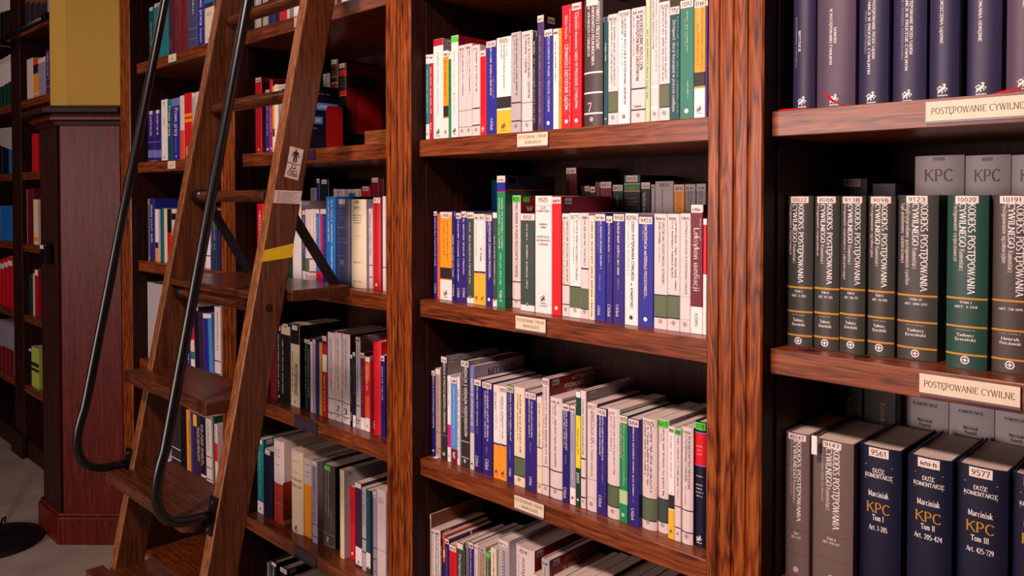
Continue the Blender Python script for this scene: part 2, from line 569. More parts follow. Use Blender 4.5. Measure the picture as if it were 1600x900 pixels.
def emblem_quads(kind):
    """unit-size publisher marks: 'w' ring with a cross, 'b' rearing beast with a name line below, 'd' filled disc"""
    if kind == 'w':
        return ring_quads(0, 0, .5, .13) + [[(-.27, -.07), (.27, -.07), (.27, .07), (-.27, .07)], [(-.07, -.27), (.07, -.27), (.07, .27), (-.07, .27)]]
    if kind == 'd':
        return ring_quads(0, 0, .5, .42) + [[(-.1, -.1), (.1, -.1), (.1, .1), (-.1, .1)]]
    q = stroke_quads([(-.34, -.24), (-.16, -.06), (.06, .02), (.18, .26)], .2)
    q += stroke_quads([(.1, .2), (.26, .4), (.12, .48), (.02, .38)], .1)
    q += stroke_quads([(-.02, .1), (-.18, .3), (-.3, .22), (-.22, .12)], .08)
    q += stroke_quads([(-.3, -.12), (-.46, .1), (-.34, .2)], .06)
    q += stroke_quads([(.18, .08), (.4, .06), (.38, -.1)], .07)
    q += stroke_quads([(.12, -.02), (.28, -.14), (.2, -.28)], .07)
    q += stroke_quads([(-.1, -.1), (.02, -.26), (-.08, -.38)], .09)
    q += stroke_quads([(-.3, -.2), (-.4, -.38)], .09)
    for i in range(6):
        x = -.42 + i * .15
        q.append([(x, -.64), (x + .09, -.64), (x + .09, -.52), (x, -.52)])
    return q


# ================================================================== the room
D = 1.20                                   # front plane of the posts
YS = 1.227                                 # front edge of the shelves
YBK = 1.62                                 # inner face of the back panels
ZS = [0.016 + 0.3862 * i for i in range(8)]   # shelf tops: .016 .402 .788 1.175 1.561 1.947 2.333 2.72
TH = 0.041
TOPZ = 2.80

fl = MB()
fl.add([(-9, -5, 0), (4, -5, 0), (4, 1.7, 0), (-9, 1.7, 0)], [(0, 1, 2, 3)], carpet())
tag(fl.build('floor'), None, None, kind='structure')
tag(box('wall_back', -9, 4, 1.66, 1.76, 0, 3.1, plain('plaster_wall', '#8a6a3a', 0.9, 0, 8, 0.05)), None, None, kind='structure')

# ---- half-octagonal column between the two runs of shelving
COLP = [(-4.06, 1.655), (-4.06, 1.224), (-3.86, 1.024), (-3.60, 1.024), (-3.365, 1.25), (-3.365, 1.655)]


def col_poly(o):
    k = .414 * o
    return [(-4.06, 1.655), (-4.06, 1.224 + 1.414 * o), (-3.86 + k, 1.024 + o), (-3.60 - k, 1.024 + o), (-3.365, 1.25 + 1.414 * o), (-3.365, 1.655)]


colm = MB()
colm.prism(col_poly(.06), 1.70, 3.05, M_YELLOW)
column = colm.build('wall_column')
tag(column, None, None, kind='structure')


def between(pa, pb, t0, t1, out0, out1, z0, z1, m, name, bev=.0015):
    """flat board on a column face, between the fractions t0..t1 of the edge, from out0 to out1 in front of it"""
    a, b = Vector(pa).to_2d(), Vector(pb).to_2d()
    d = b - a
    nn = Vector((d.y, -d.x)).normalized()
    p = [a + d * t0 + nn * out0, a + d * t1 + nn * out0, a + d * t1 + nn * out1, a + d * t0 + nn * out1]
    bb = MB()
    bb.prism([(q.x, q.y) for q in reversed(p)][::-1], z0, z1, m)
    return bb.build(name, column, bevel=bev)


core = MB()
core.prism(col_poly(.03), .02, 1.72, W_RED)
core.build('cladding', column)
cp = col_poly(.03)
# faces: left chamfer 1-2, front 2-3, right chamfer 3-4
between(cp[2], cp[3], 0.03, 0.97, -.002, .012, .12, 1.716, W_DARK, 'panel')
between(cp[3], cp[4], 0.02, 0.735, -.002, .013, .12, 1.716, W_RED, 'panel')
between(cp[3], cp[4], 0.745, 1.0, -.002, .015, .12, 1.716, W_POST, 'stile')
between(cp[1], cp[2], 0.02, 0.98, -.002, .012, .12, 1.716, W_RED, 'panel')
bs = MB()
bs.prism(col_poly(.0), 0.0, .112, W_RED)
bs.prism(col_poly(.008), .112, .126, W_RED)
bs.build('baseboard', column, bevel=.003)
cn = MB()
cn.prism(col_poly(.008), 1.714, 1.735, W_DARK)
cn.prism(col_poly(-.012), 1.735, 1.752, W_RED)
cn.prism(col_poly(-.002), 1.752, 1.763, W_DARK)
cn.prism(col_poly(-.042), 1.763, 1.785, W_DARK)
cn.prism(col_poly(-.02), 1.785, 1.794, W_DARK)
cn.build('cornice', column, bevel=.003)
for zz in (.085,):
    s = MB()
    p = Vector(cp[3]).to_2d().lerp(Vector(cp[4]).to_2d(), .55)
    nn = Vector((cp[4][1] - cp[3][1], -(cp[4][0] - cp[3][0]))).normalized()
    q = p + nn * .029
    s.tube([(q.x, q.y, zz), (q.x + nn.x * .004, q.y + nn.y * .004, zz)], .004, M_SCREW, 8)
    s.build('screw_head', column)


# ---- bookcases
def post_mesh(x0, x1, y, m):
    """fluted post: four flats parted by three V grooves, running up the whole height"""
    w = x1 - x0
    pts = [(x0, y + .003), (x0 + .003, y)]
    for k in (.245, .5, .755):
        c = x0 + w * k
        pts += [(c + .0038 * math.cos(math.pi * (1 - i / 6)), y + .0042 * math.sin(math.pi * i / 6)) for i in range(7)]
    pts += [(x1 - .003, y), (x1, y + .003), (x1, YBK + .02), (x0, YBK + .02)]
    b = MB()
    b.prism(pts, 0.0, TOPZ, m)
    k = len(pts)
    for i in (k - 3, k - 1):            # both side faces use the dark panel material
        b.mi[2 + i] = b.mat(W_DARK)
    return b


bookcase = empty('bookcase', (0, 0, 0), 'long oak bookcase with fluted posts running behind the ladder', 'bookcase')
far_case = empty('bookcase', (0, 0, 0), 'dark oak bookcase beyond the yellow and mahogany column', 'bookcase')
POSTS = [(-3.36, -3.257), (-2.494, -2.40), (-1.609, -1.510), (-.710, -.609), (.19, .29)]
for a, b in POSTS:
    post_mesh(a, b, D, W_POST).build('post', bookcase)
BAYS = [(POSTS[i][1], POSTS[i + 1][0]) for i in range(4)]
for a, b in BAYS:
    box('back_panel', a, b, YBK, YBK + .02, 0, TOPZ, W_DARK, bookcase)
    for z in ZS[1:]:
        box('shelf', a + .0005, b - .0005, YS, YBK - .0005, z - TH, z, W_SHELF, bookcase, bevel=.0015)
    box('plinth', a + .0005, b - .0005, YS + .01, YBK - .0005, 0, .016, W_SHELF, bookcase)
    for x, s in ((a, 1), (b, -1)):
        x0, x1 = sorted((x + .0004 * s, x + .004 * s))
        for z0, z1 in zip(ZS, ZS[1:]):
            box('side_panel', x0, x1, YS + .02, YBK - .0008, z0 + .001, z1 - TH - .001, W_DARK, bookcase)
FY = 1.25
FPOSTS = [(-6.5, -6.4), (-5.12, -4.945), (-4.2, -4.062)]
for a, b in FPOSTS:
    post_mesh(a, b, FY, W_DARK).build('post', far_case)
for i in range(2):
    a, b = FPOSTS[i][1], FPOSTS[i + 1][0]
    box('back_panel', a, b, YBK, YBK + .02, 0, TOPZ, W_DARK, far_case)
    for z in ZS[1:]:
        box('shelf', a + .0005, b - .0005, FY + .006, YBK - .0005, z - TH, z, W_SHELF, far_case, bevel=.0015)
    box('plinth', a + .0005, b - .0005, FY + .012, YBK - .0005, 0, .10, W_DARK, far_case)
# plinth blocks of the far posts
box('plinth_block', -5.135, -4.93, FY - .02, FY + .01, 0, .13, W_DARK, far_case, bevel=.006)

# ---- ladder rails
for nm, xa, xb, lab in (('ladder_rail', -6.46, -4.12, 'black steel ladder rail on the far dark bookcase'),
                        ('ladder_rail', -3.34, .27, 'black steel ladder rail the wooden ladder hooks onto')):
    r = empty(nm, ((xa + xb) / 2, 1.16, 2.26), lab, 'rail')
    m = MB()
    m.tube([(xa - (xa + xb) / 2, 0, 0), (xb - (xa + xb) / 2, 0, 0)], .013, M_METAL, 14)
    m.build('tube', r, True)
    for x in ((-6.43, -5.03, -4.14) if xa < -5 else (-3.308, -2.447, -1.56, -.66, .24)):
        m = MB()
        c = x - (xa + xb) / 2
        m.tube([(c - .02, 0, 0), (c + .02, 0, 0)], .021, M_METAL, 14)
        m.box(c - .012, c + .012, 0, (FY if xa < -5 else D) - 1.16 - .0006, -.012, .012, M_METAL)
        m.build('bracket', r)

# ================================================================== the ladder
SL = .1973


def fy(z):
    return .664 + SL * z


lad = empty('library_ladder', (-1.96, .664, 0), 'dark oak library ladder with black handrails and a small platform', 'ladder')
LO = Vector((-1.96, .664, 0))


class LM(MB):
    def build(self, name, parent=None, smooth=False, bevel=0):
        self.v = [(x - LO.x, y - LO.y, z - LO.z) for x, y, z in self.v]
        return super().build(name, parent, smooth, None, bevel)


SA = (-1.737, -1.700)
SB = (-2.217, -2.180)
ZT = 2.2
for a, b in (SA, SB):
    m = LM()
    m.xprism([(fy(0), 0), (fy(0) + .077, 0), (fy(ZT) + .077, ZT), (fy(ZT), ZT)], a, b, W_LADDER)
    fi = m.mat(W_EDGE)
    m.mi[-1] = fi                       # the front edge face takes the paler oak
    s = m.build('stringer', lad, bevel=.004)
    m = LM()
    xc = (a + b) / 2
    m.box(xc - .006, xc + .006, fy(2.17) + .03, fy(2.17) + .05, 2.16, 2.29, M_METAL)
    m.tube([(xc, fy(2.17) + .04, 2.285), (xc, 1.145, 2.295), (xc, 1.16, 2.288), (xc, 1.176, 2.275), (xc, 1.18, 2.255)], .006, M_METAL, 8)
    m.build('hook', lad)
# dowel end on the right stringer
m = LM()
m.tube([(-1.7005, fy(1.165) + .039, 1.165), (-1.6985, fy(1.165) + .039, 1.165)], .0085, W_DARK, 12)
m.build('dowel_plug', lad)
# treads
for z in (.205, .456, .705, .960):
    m = LM()
    y0 = fy(z) - .055
    yb = fy(z) + .10
    if z < .95:
        pl = [(SB[0] - .012, y0), (SA[0] - .02, y0), (SA[0] - .002, y0 + .02), (SA[0] - .0005, fy(z - .03) - .003), (SA[0] - .0005, yb), (SB[1] + .0005, yb), (SB[1] + .0005, fy(z - .03) - .006), (SB[0] - .012, fy(z - .03) - .006)]
    else:
        pl = [(SB[0] - .012, y0), (SA[0] - .0005, y0), (SA[0] - .0005, yb), (SB[1] + .0005, yb), (SB[1] + .0005, fy(z - .03) - .006), (SB[0] - .012, fy(z - .03) - .006)]
    m.prism(pl, z - .03, z, W_TREAD)
    m.build('tread', lad, bevel=.003)
# rungs
for i, z in enumerate((1.165, 1.425, 1.672, 1.925)):
    yc = fy(z) + .036
    m = LM()
    xs = [SB[1] + .001, SB[1] + .02, SB[1] + .08, (SA[0] + SB[1]) / 2, SA[0] - .08, SA[0] - .02, SA[0] - .001]
    rs = [.0135, .0145, .0165, .0175, .0165, .0145, .0135]
    if i < 2:
        rs = [.0155] * 7
    m.tube([(x, yc, z) for x in xs], rs, W_TREAD, 18)
    rg = m.build('rung', lad, True)
    if i < 2:
        for x0, x1 in ((SB[1] + .0005, SB[1] + .042), (SA[0] - .042, SA[0] - .0005)):
            m = LM()
            m.tube([(x0, yc, z), (x0 + .004, yc, z), (x1 - .004, yc, z), (x1, yc, z)], [.0185, .0195, .0195, .0185], M_METAL, 18)
            m.build('sleeve', rg, True)
# platform and braces
m = LM()
m.box(SB[0] - .02, SA[1] + .02, fy(1.2) + .081, 1.143, 1.176, 1.203, W_TREAD)
m.box(SB[1] + .001, SA[0] - .001, fy(1.2) + .004, fy(1.2) + .081, 1.1845, 1.203, W_TREAD)
m.build('platform', lad, bevel=.003)
for x in (SB[1] + .012, SA[0] - .012 + .022):
    m = LM()
    p0 = Vector((x - (.025 if x > -2 else 0), fy(1.425) + .05, 1.425))
    p1 = Vector((x, 1.138, 1.190))
    d = (p1 - p0).normalized()
    wv = Vector((0, -d.z, d.y)) * .0125
    h = Vector((.003, 0, 0))
    c = [p0 - wv, p0 + wv, p1 + wv, p1 - wv]
    m.add([q - h for q in c] + [q + h for q in c], [(3, 2, 1, 0), (4, 5, 6, 7), (0, 1, 5, 4), (1, 2, 6, 5), (2, 3, 7, 6), (3, 0, 4, 7)], M_BRACE)
    m.build('brace', lad)
# handrails: foot plate on the stringer, bend, then parallel to the stringer
for (a, b) in (SA, SB):
    xc = (a + b) / 2 - (.004 if a > -2 else .024)
    off = .137
    zb = .710
    pts = []
    y_att = fy(zb) - .004
    # bend centre
    pts.append((xc, y_att, zb))
    pts.append((xc, y_att - .03, zb + .002))
    z_top = .88
    ytop = fy(z_top) - off
    P0 = Vector((xc, y_att - .03, zb + .002))
    P1 = Vector((xc, fy(zb) - off - .028, zb - .002))
    P2 = Vector((xc, ytop, z_top))
    for i in range(1, 13):
        t = i / 12
        pts.append(tuple(P0 * (1 - t) ** 2 + P1 * 2 * t * (1 - t) + P2 * t * t))
    for z in (1.2, 1.6, 2.0, 2.12):
        pts.append((xc, fy(z) - off, z))
    pts += [(xc, fy(2.15) - off + .008, 2.15), (xc, fy(2.165) - off + .05, 2.168), (xc, fy(2.17) + .001, 2.17)]
    m = LM()
    m.tube(pts, .0115, M_METAL, 16)
    hr = m.build('handrail', lad, True)
    m = LM()
    m.xprism([(fy(zb - .04) - .0045, zb - .04), (fy(zb - .04) - .0005, zb - .04), (fy(zb + .04) - .0005, zb + .04), (fy(zb + .04) - .0045, zb + .04)], xc - .0165, xc + .0155, M_METAL)
    m.build('foot_plate', hr)
    for dz in (-.028, .028):
        m = LM()
        m.tube([(xc, fy(zb + dz) - .0045, zb + dz), (xc, fy(zb + dz) - .0075, zb + dz)], .004, M_SCREW, 8)
        m.build('bolt', hr)


# stickers and tape on the right-hand stringer: plane X = SA[1]; s along the board width, z up
def on_stringer(quads, mats_m, mb, lift):
    for q in quads:
        mb.add([(SA[1] + lift, fy(z) + s, z) for s, z in q], [tuple(range(len(q)))], mats_m)


def px_s(px, py):
    """pixel on the right stringer face -> (s, z)"""
    d = FWD * F_PX + RGT * (px - 800.0) + UPV * (CY - py)
    t = SA[1] / d.x
    z = CAM_H + d.z * t
    return (d.y * t - fy(z), z)


m = LM()
for lift in (.0007,):
    c = [(0.001, px_s(412.5, 409)[1]), (.0765, px_s(456, 402)[1]), (.0765, px_s(457, 380)[1]), (0.001, px_s(413, 391)[1])]
    on_stringer([c], M_TAPE, m, lift)
m.build('tape_mark', lad)
M_STK = plain('paper_sticker', '#d9c3bb', 0.5)
M_INK = cmat('ink')


def sticker(corners, draw, name):
    """corners: TL TR BR BL pixels; draw gives quads in the unit square (v up)"""
    P = [px_s(*c) for c in corners]
    m = LM()
    on_stringer([[P[3], P[2], P[1], P[0]]], M_STK, m, .0006)

    def uv(u, v):
        a = Vector(P[3]).lerp(Vector(P[2]), u)
        b = Vector(P[0]).lerp(Vector(P[1]), u)
        r = a.lerp(b, v)
        return (r.x, r.y)
    on_stringer([[uv(u, v) for u, v in q] for q in draw], M_INK, m, .0011)
    return m.build(name, lad)


def tq(s, x, y, w, h, st='gb'):
    L, qs = text_quads(s, st)
    return [[(x + px / L * w, y + py * h) for px, py in q] for q in qs]


fig = ring_quads(.5, .905, .05, .05, 10) + [[(.36, .6), (.64, .6), (.64, .84), (.36, .84)], [(.4, .52), (.49, .52), (.48, .62), (.38, .62)]]
fig = ring_quads(.48, .81, .06, .059, 10)
fig += [[(.38, .52), (.6, .52), (.64, .74), (.36, .74)]]
fig += stroke_quads([(.37, .72), (.27, .5), (.28, .42)], .07) + stroke_quads([(.63, .72), (.74, .5), (.72, .42)], .07)
fig += stroke_quads([(.44, .54), (.42, .3), (.4, .08)], .1) + stroke_quads([(.55, .54), (.57, .3), (.58, .08)], .1)
fig += tq('max', .34, .92, .3, .05)
sticker([(453, 228), (474.5, 234), (470, 258.5), (449, 252.5)], fig, 'pictogram_sticker')
wt = ring_quads(.5, .82, .15, .035, 12)
wt += stroke_quads([(.36, .72), (.26, .62), (.16, .3), (.22, .2), (.78, .2), (.84, .3), (.74, .62), (.64, .72), (.36, .72)], .035)
wt += tq('MAX', .32, .46, .36, .12) + tq('150kg', .26, .28, .48, .12)
sticker([(448.5, 254), (470, 259.5), (465.5, 282), (444, 276)], wt, 'weight_limit_sticker')
tl = []
for i in range(7):
    tl += tq('~%d' % (30 - i % 3 * 4), .1 - .05 * (i == 0), .84 - i * .125, .8 - .1 * (i % 3) + .1 * (i == 0), .07)
sticker([(429.5, 297), (472, 298.5), (469, 319), (426.5, 317)], tl, 'instruction_sticker')


# ================================================================== books
ORD = ['first', 'second', 'third', 'fourth', 'fifth', 'sixth', 'seventh', 'eighth', 'ninth', 'tenth', 'eleventh', 'twelfth', 'thirteenth',
       'fourteenth', 'fifteenth', 'sixteenth', 'seventeenth', 'eighteenth', 'nineteenth', 'twentieth', 'twenty-first', 'twenty-second',
       'twenty-third', 'twenty-fourth', 'twenty-fifth', 'twenty-sixth', 'twenty-seventh', 'twenty-eighth', 'twenty-ninth', 'thirtieth',
       'thirty-first', 'thirty-second', 'thirty-third', 'thirty-fourth', 'thirty-fifth', 'thirty-sixth']
RB = random.Random(3)
EPS = .0005


class Row:
    def __init__(self, z, shelf, anchor, group, f=1.268, x_min=None, x_max=None, dmax=.17):
        self.z, self.shelf, self.anchor, self.group, self.f = z, shelf, anchor, group, f
        self.x_max = x_max
        self.dmax = dmax
        self.prev = x_min
        self.ppx = None
        self.n = 0
        self.o = (0, 0, 1)

    def seg(self, ox, oy, s):
        self.o = (ox, oy, s)
        return self

    def px(self, x, y):
        return self.o[0] + x / self.o[2], self.o[1] + y / self.o[2]

    def b(self, x0, x1, top, col, cov=None, bd=(), tx=(), hz=(), st=None, stc='paper', em=None, emc=None, d=None, hard=False,
          rnd=0.0, lean=0, lab=None, ct=(), cs=None, f=None, H=None, base=0.0, sth=None, page=True, emy=None):
        fr = f or self.f
        pa = self.px(x0, top)
        pb = self.px(x1, top)
        xl = at(pa[0], pa[1], fr).x
        # a strip of board seen left of the spine means it stands further back, against its neighbour
        if self.ppx is not None and f is None and not lean and pa[0] - self.ppx > 2.2:
            gap = xl - self.prev
            if 0 < gap < .03:
                d0 = FWD * F_PX + RGT * (pa[0] - 800.0) + UPV * (CY - pa[1])
                cand = (self.prev + .0006) / d0.x * d0.y
                if fr < cand < self.f + .04:
                    fr = cand
        p0 = at(pa[0], pa[1], fr)
        xl = p0.x
        xr = at(pb[0], pb[1], fr).x
        zb = self.z + base + .0004
        h = H or (p0.z - zb)
        if lean:
            xl -= h * math.sin(math.radians(lean))
            xr -= h * math.sin(math.radians(lean))
        if self.prev is not None and xl < self.prev + .0005:
            xl = self.prev + .0005
        if self.x_max is not None:
            if xl > self.x_max - .004:
                return None
            xr = min(xr, self.x_max)
        if xr - xl < .0035:
            xr = xl + .0035
        self.prev = xr
        self.ppx = pb[0]
        w = xr - xl
        dep = min(d or max(.12, min(.165, h * .72)), self.dmax, YBK - .004 - fr)

        def zy(y):
            return at(pa[0], self.px(0, y)[1], fr).z - zb
        self.n += 1
        feature = ''
        if lab:
            desc = lab
        else:
            cn = PAL[col][1]
            desc = ('thick ' if w > .032 else 'thin ' if w < .011 else '') + cn + ' book'
            bcols = [PAL[q[2]][1] for q in bd if abs(q[1] - q[0]) / self.o[2] > 5 and PAL[q[2]][1] != cn]
            if bcols:
                desc += ' with ' + bcols[0] + ' band'
            elif st and stc == 'neon':
                desc += ' with green sticker'
        label = '%s, %s from %s, %s' % (desc, ORD[self.n - 1], self.anchor, self.shelf)
        root = empty('book', (xl, fr, zb), label, 'book', self.group)
        if lean:
            root.rotation_euler = (0, math.radians(lean), 0)
        # ---------------- cover
        tb = .0026 if hard else .0008
        cap = .003 if hard else .0
        k = 8 if rnd else 1
        bv = min(.0015 if not hard else .002, w * .2)

        def prof(x):
            if rnd:
                u = abs(2 * x / w - 1)
                return rnd * u ** 2.4
            return bv * .9 * max(0, (abs(2 * x / w - 1) * w / 2 - (w / 2 - bv)) / bv) ** 2
        outer = [(0, dep)]
        if rnd:
            xs = [w * .5 * (1 - math.cos(math.pi * i / 10)) for i in range(11)]
        else:
            xs = [0, bv * .4, bv, w - bv, w - bv * .4, w]
        outer += [(x, prof(x)) for x in xs] + [(w, dep)]
        ts = .0015
        inner = []
        base_in = max(prof(tb), rnd) + ts
        for (x, y) in outer:
            inner.append((min(max(x, tb), w - tb), dep if y == dep else min(y + ts + (rnd * .3 if rnd else 0), dep - .001)))
        mb = MB()
        mc = cmat(col)
        mr = cmat(cov) if cov else mc
        n = len(outer)
        vs = [(x, y, 0) for x, y in outer] + [(x, y, h) for x, y in outer] + [(x, y, 0) for x, y in inner] + [(x, y, h) for x, y in inner]
        fa, fb = [], []
        for i in range(n - 1):
            q = (i, i + 1, n + i + 1, n + i)
            (fb if i == n - 2 or (cov and i == 0) else fa).append(q)
            fa.append((2 * n + i + 1, 2 * n + i, 3 * n + i, 3 * n + i + 1))
            fa.append((n + i, n + i + 1, 3 * n + i + 1, 3 * n + i))
            fa.append((i + 1, i, 2 * n + i, 2 * n + i + 1))
        fa.append((0, n, 3 * n, 2 * n))
        fa.append((n - 1, 2 * n - 1 + 0, 3 * n - 1 + n, 3 * n - 1))
        mb.add(vs, fa, mc)
        base_i = mb.mat(mr)
        for q in fb:
            mb.f.append(q)
            mb.mi.append(base_i)
        cover = mb.build('cover', root, smooth=bool(rnd))
        if rnd:
            cover.data.set_sharp_from_angle(angle=math.radians(40))
        # ---------------- pages
        pm = MB()
        y0 = max(rnd, 0) + ts + .0008
        pm.box(tb + .0002, w - tb - .0002, y0, dep - (.004 if hard else .0006), cap + .0002, h - (.0035 if hard else .0008), page_mat())
        pm.build('pages', root)
        # ---------------- print on the spine
        pr = MB()

        def put(quads, m, lift):
            for q in quads:
                pr.add([(x, prof(min(max(x, 0), w)) - lift, z) for x, z in q], [tuple(range(len(q)))], m)

        def strip(z0, z1, m, lift, x0=None, x1=None):
            a, b = (0 if x0 is None else x0), (w if x1 is None else x1)
            nn = 10 if rnd else 1
            if not rnd and x0 is None:
                ss = [0.0, bv, w - bv, w]
            else:
                ss = [a + (b - a) * i / nn for i in range(nn + 1)]
            put([[(ss[i], z0), (ss[i + 1], z0), (ss[i + 1], z1), (ss[i], z1)] for i in range(len(ss) - 1)], m, lift)
        for (y0_, y1_, c_) in bd:
            za, zc = zy(y1_), zy(y0_)
            za, zc = max(za, .0003), min(zc, h - .0003)
            if zc > za:
                pr = MB()
                strip(za, zc, cmat(c_), .0003)
                pr.build('colour_band', cover)
        pr = MB()
        for t in tx:
            s, c, hh, y0_, y1_, c_ = t[:6]
            sty = t[6] if len(t) > 6 else 'g'
            L, qs = text_quads(s, sty)
            za, zc = zy(y0_), zy(y1_)
            H_ = hh * w
            pr = MB()
            xb = c * w - H_ / 2
            put([[(xb + py * H_, za - px_ / L * (za - zc)) for px_, py in reversed(q)] for q in qs], cmat(c_), .0005)
            if pr.f:
                pr.build('spine_lettering', cover)
        for t in hz:
            s, yc, hpx, wf, c_ = t[:5]
            sty = t[5] if len(t) > 5 else 's'
            L, qs = text_quads(s, sty)
            zc = zy(yc)
            hh = abs(zy(yc - hpx / 2) - zy(yc + hpx / 2))
            W_ = wf * w
            pr = MB()
            xo = (w - W_) / 2 + (t[6] * w if len(t) > 6 else 0)
            put([[(xo + a / L * W_, zc - hh / 2 + b_ * hh) for a, b_ in q] for q in qs], cmat(c_), .0005)
            if pr.f:
                pr.build('spine_lettering', cover)
        if em:
            sz = min(w * .4, .0085 if emy is None else .012) if em != 'b' else min(w * .55, .0155)
            pr = MB()
            zc = (zy(emy) if emy else .013 + sz * .2)
            put([[(w / 2 + a * sz, zc + b_ * sz) for a, b_ in q] for q in emblem_quads(em)], cmat(emc or ('dgrey' if em == 'b' else 'grey')), .0005)
            pr.build('publisher_emblem', cover)
        # ---------------- shelf-mark sticker
        if st is not None:
            sm = MB()
            sh = sth or min(.0135, max(.009, w * .8))
            sw = min(w * .92, .03)
            a, b_ = (w - sw) / 2, (w + sw) / 2
            zt = h - .0012
            m_ = cmat(stc)
            nn = 6 if rnd else 1
            ss = [a + (b_ - a) * i / nn for i in range(nn + 1)]
            for i in range(nn):
                sm.add([(x, prof(x) - .0006, z) for x, z in ((ss[i], zt - sh), (ss[i + 1], zt - sh), (ss[i + 1], zt), (ss[i], zt))], [(0, 1, 2, 3)], m_)
            if st:
                L, qs = text_quads(st if st != '*' else '~4', 'g')
                for q in qs:
                    sm.add([(w / 2 + (px_ / L - .5) * sw * .78, prof(w / 2 + (px_ / L - .5) * sw * .78) - .0008, zt - sh * .78 + py * sh * .55) for px_, py in q], [tuple(range(len(q)))], cmat('ink'))
            sm.build('shelf_mark', cover)
        # ---------------- print on the right-hand board
        if ct or cs:
            cm = MB()
            if cs:
                cm.add([(w + .0004, .012, h - .016), (w + .0004, .034, h - .016), (w + .0004, .034, h - .003), (w + .0004, .012, h - .003)], [(0, 1, 2, 3)], cmat('lgrey'))
                L, qs = text_quads('~4')
                for q in qs:
                    cm.add([(w + .0007, .014 + px_ / L * .018, h - .013 + py * .007) for px_, py in q], [tuple(range(len(q)))], cmat('ink'))
            for (s, ya, yb, zt, hh, c_, *sty) in ct:
                if s == '#':          # panel
                    cm.add([(w + .0003, ya, h - zt - hh), (w + .0003, yb, h - zt - hh), (w + .0003, yb, h - zt), (w + .0003, ya, h - zt)], [(0, 1, 2, 3)], cmat(c_))
                    continue
                L, qs = text_quads(s, sty[0] if sty else 's')
                for q in qs:
                    cm.add([(w + .0006, ya + px_ / L * (yb - ya), h - zt - hh + py * hh) for px_, py in q], [tuple(range(len(q)))], cmat(c_))
            cm.build('cover_print', cover)
        return root


G_M = 'books on the civil procedure monograph shelves'
MX = (-1.504, -.714)
AN = 'ladder-side post'
# ------------------------------------------------------------------ middle bay, upper shelf
r = Row(ZS[4], 'upper monograph shelf', AN, G_M, f=1.242, x_min=MX[0], x_max=MX[1]).seg(640, 0, 3.6)
V = 'white'
r.b(88, 109, 310, 'teal', bd=[(310, 362, V), (700, 790, V)], tx=[('~24', .5, .34, 395, 640, V)], st='*', em='d')
r.b(109, 132, 308, 'crimson', bd=[(308, 358, V)], tx=[('~26', .5, .36, 380, 640, V), ('~6', .5, .4, 690, 750, V)], st='*')
r.b(131, 187, 225, 'white', cov='grey', bd=[(225, 263, 'crimson')], tx=[('~20', .5, .13, 300, 480, 'grey'), ('~18', .5, .12, 500, 660, 'grey')], em='b', d=.17, cs=True, lab='white book with red top band')
r.b(185, 217, 288, 'orange', bd=[(288, 318, V), (598, 660, 'ink'), (668, 790, V)], tx=[('~24', .5, .3, 340, 560, 'brown')], st='*', em='b', lab='orange book with black band and white foot')
r.b(216, 232, 290, 'green', bd=[(290, 334, V)], tx=[('~22', .5, .5, 345, 600, 'dgreen')], st='*')
r.b(230, 272, 205, 'white', cov='dred', tx=[('~22', .5, .14, 290, 500, 'grey'), ('*', .5, .5, 520, 540, 'ink'), ('~16', .5, .13, 545, 650, 'grey')], bd=[(228, 242, 'crimson')], st='', stc='neon', em='b', d=.17, ct=[('MEGA I', .02, .09, .012, .012, 'crimson', 'gb')], lab='white, dark red covered book with neon sticker')
r.b(275, 313, 258, 'pwhite', tx=[('~26', .68, .2, 295, 545, 'ink', 'g'), ('~12', .35, .16, 295, 420, 'grey')], bd=[(624, 628, 'grey'), (715, 719, 'grey')], st='*', stc='pwhite', em='w')
r.b(312, 350, 250, 'pwhite', tx=[('~26', .68, .2, 285, 540, 'ink'), ('~12', .35, .16, 285, 420, 'grey')], bd=[(618, 622, 'grey'), (713, 717, 'grey')], st='*', stc='pwhite', em='w')
r.b(352, 395, 258, 'pwhite', tx=[('~26', .6, .22, 290, 520, 'ink')], bd=[(608, 615, 'ink'), (703, 710, 'ink')], st='*', stc='pwhite', em='w')
r.b(393, 430, 284, 'red', tx=[('~24', .55, .22, 340, 660, 'dred')], st='*', em='b', emc='white')
r.b(424, 488, 235, 'blue', tx=[('~30', .5, .2, 270, 545, V), ('~16', .75, .14, 440, 560, 'lav'), ('C.H.Beck', .55, .22, 670, 735, V, 'gb')], st='1036')
r.b(482, 570, 218, 'white', bd=[(550, 614, 'ink'), (624, 760, 'yellow')], tx=[('A. Klich', .72, .1, 262, 330, 'grey', 's'), ('~22', .55, .12, 262, 505, 'ink'), ('~8', .36, .11, 262, 330, 'ink')], st='9205', em='b', lab='thick white book with black band and yellow foot')
r.b(568, 625, 187, 'lgrey', tx=[('~34', .62, .18, 225, 545, 'dgrey'), ('~30', .38, .15, 225, 480, 'grey')], bd=[(578, 585, 'ink'), (680, 687, 'ink')], st='*', stc='lgrey', em='w')
r.b(630, 690, 180, 'pwhite', tx=[('BIEGŁY W POSTĘPOWANIU SĄDOWYM', .7, .2, 208, 555, 'ink', 's'), ('CYWILNYM I KARNYM', .4, .2, 208, 412, 'ink', 's')], bd=[(578, 583, 'grey'), (681, 686, 'grey')], st='*', stc='pwhite', em='w', lab='pale book on court experts')
r.b(690, 715, 182, 'black', tx=[('~14', .5, .4, 235, 310, V), ('~30', .5, .35, 330, 700, 'lgrey')], st='*')
r.b(718, 755, 88, 'purple', cov='black', tx=[('~40', .5, .3, 200, 700, 'lav')], st='*', d=.155, cs=True)
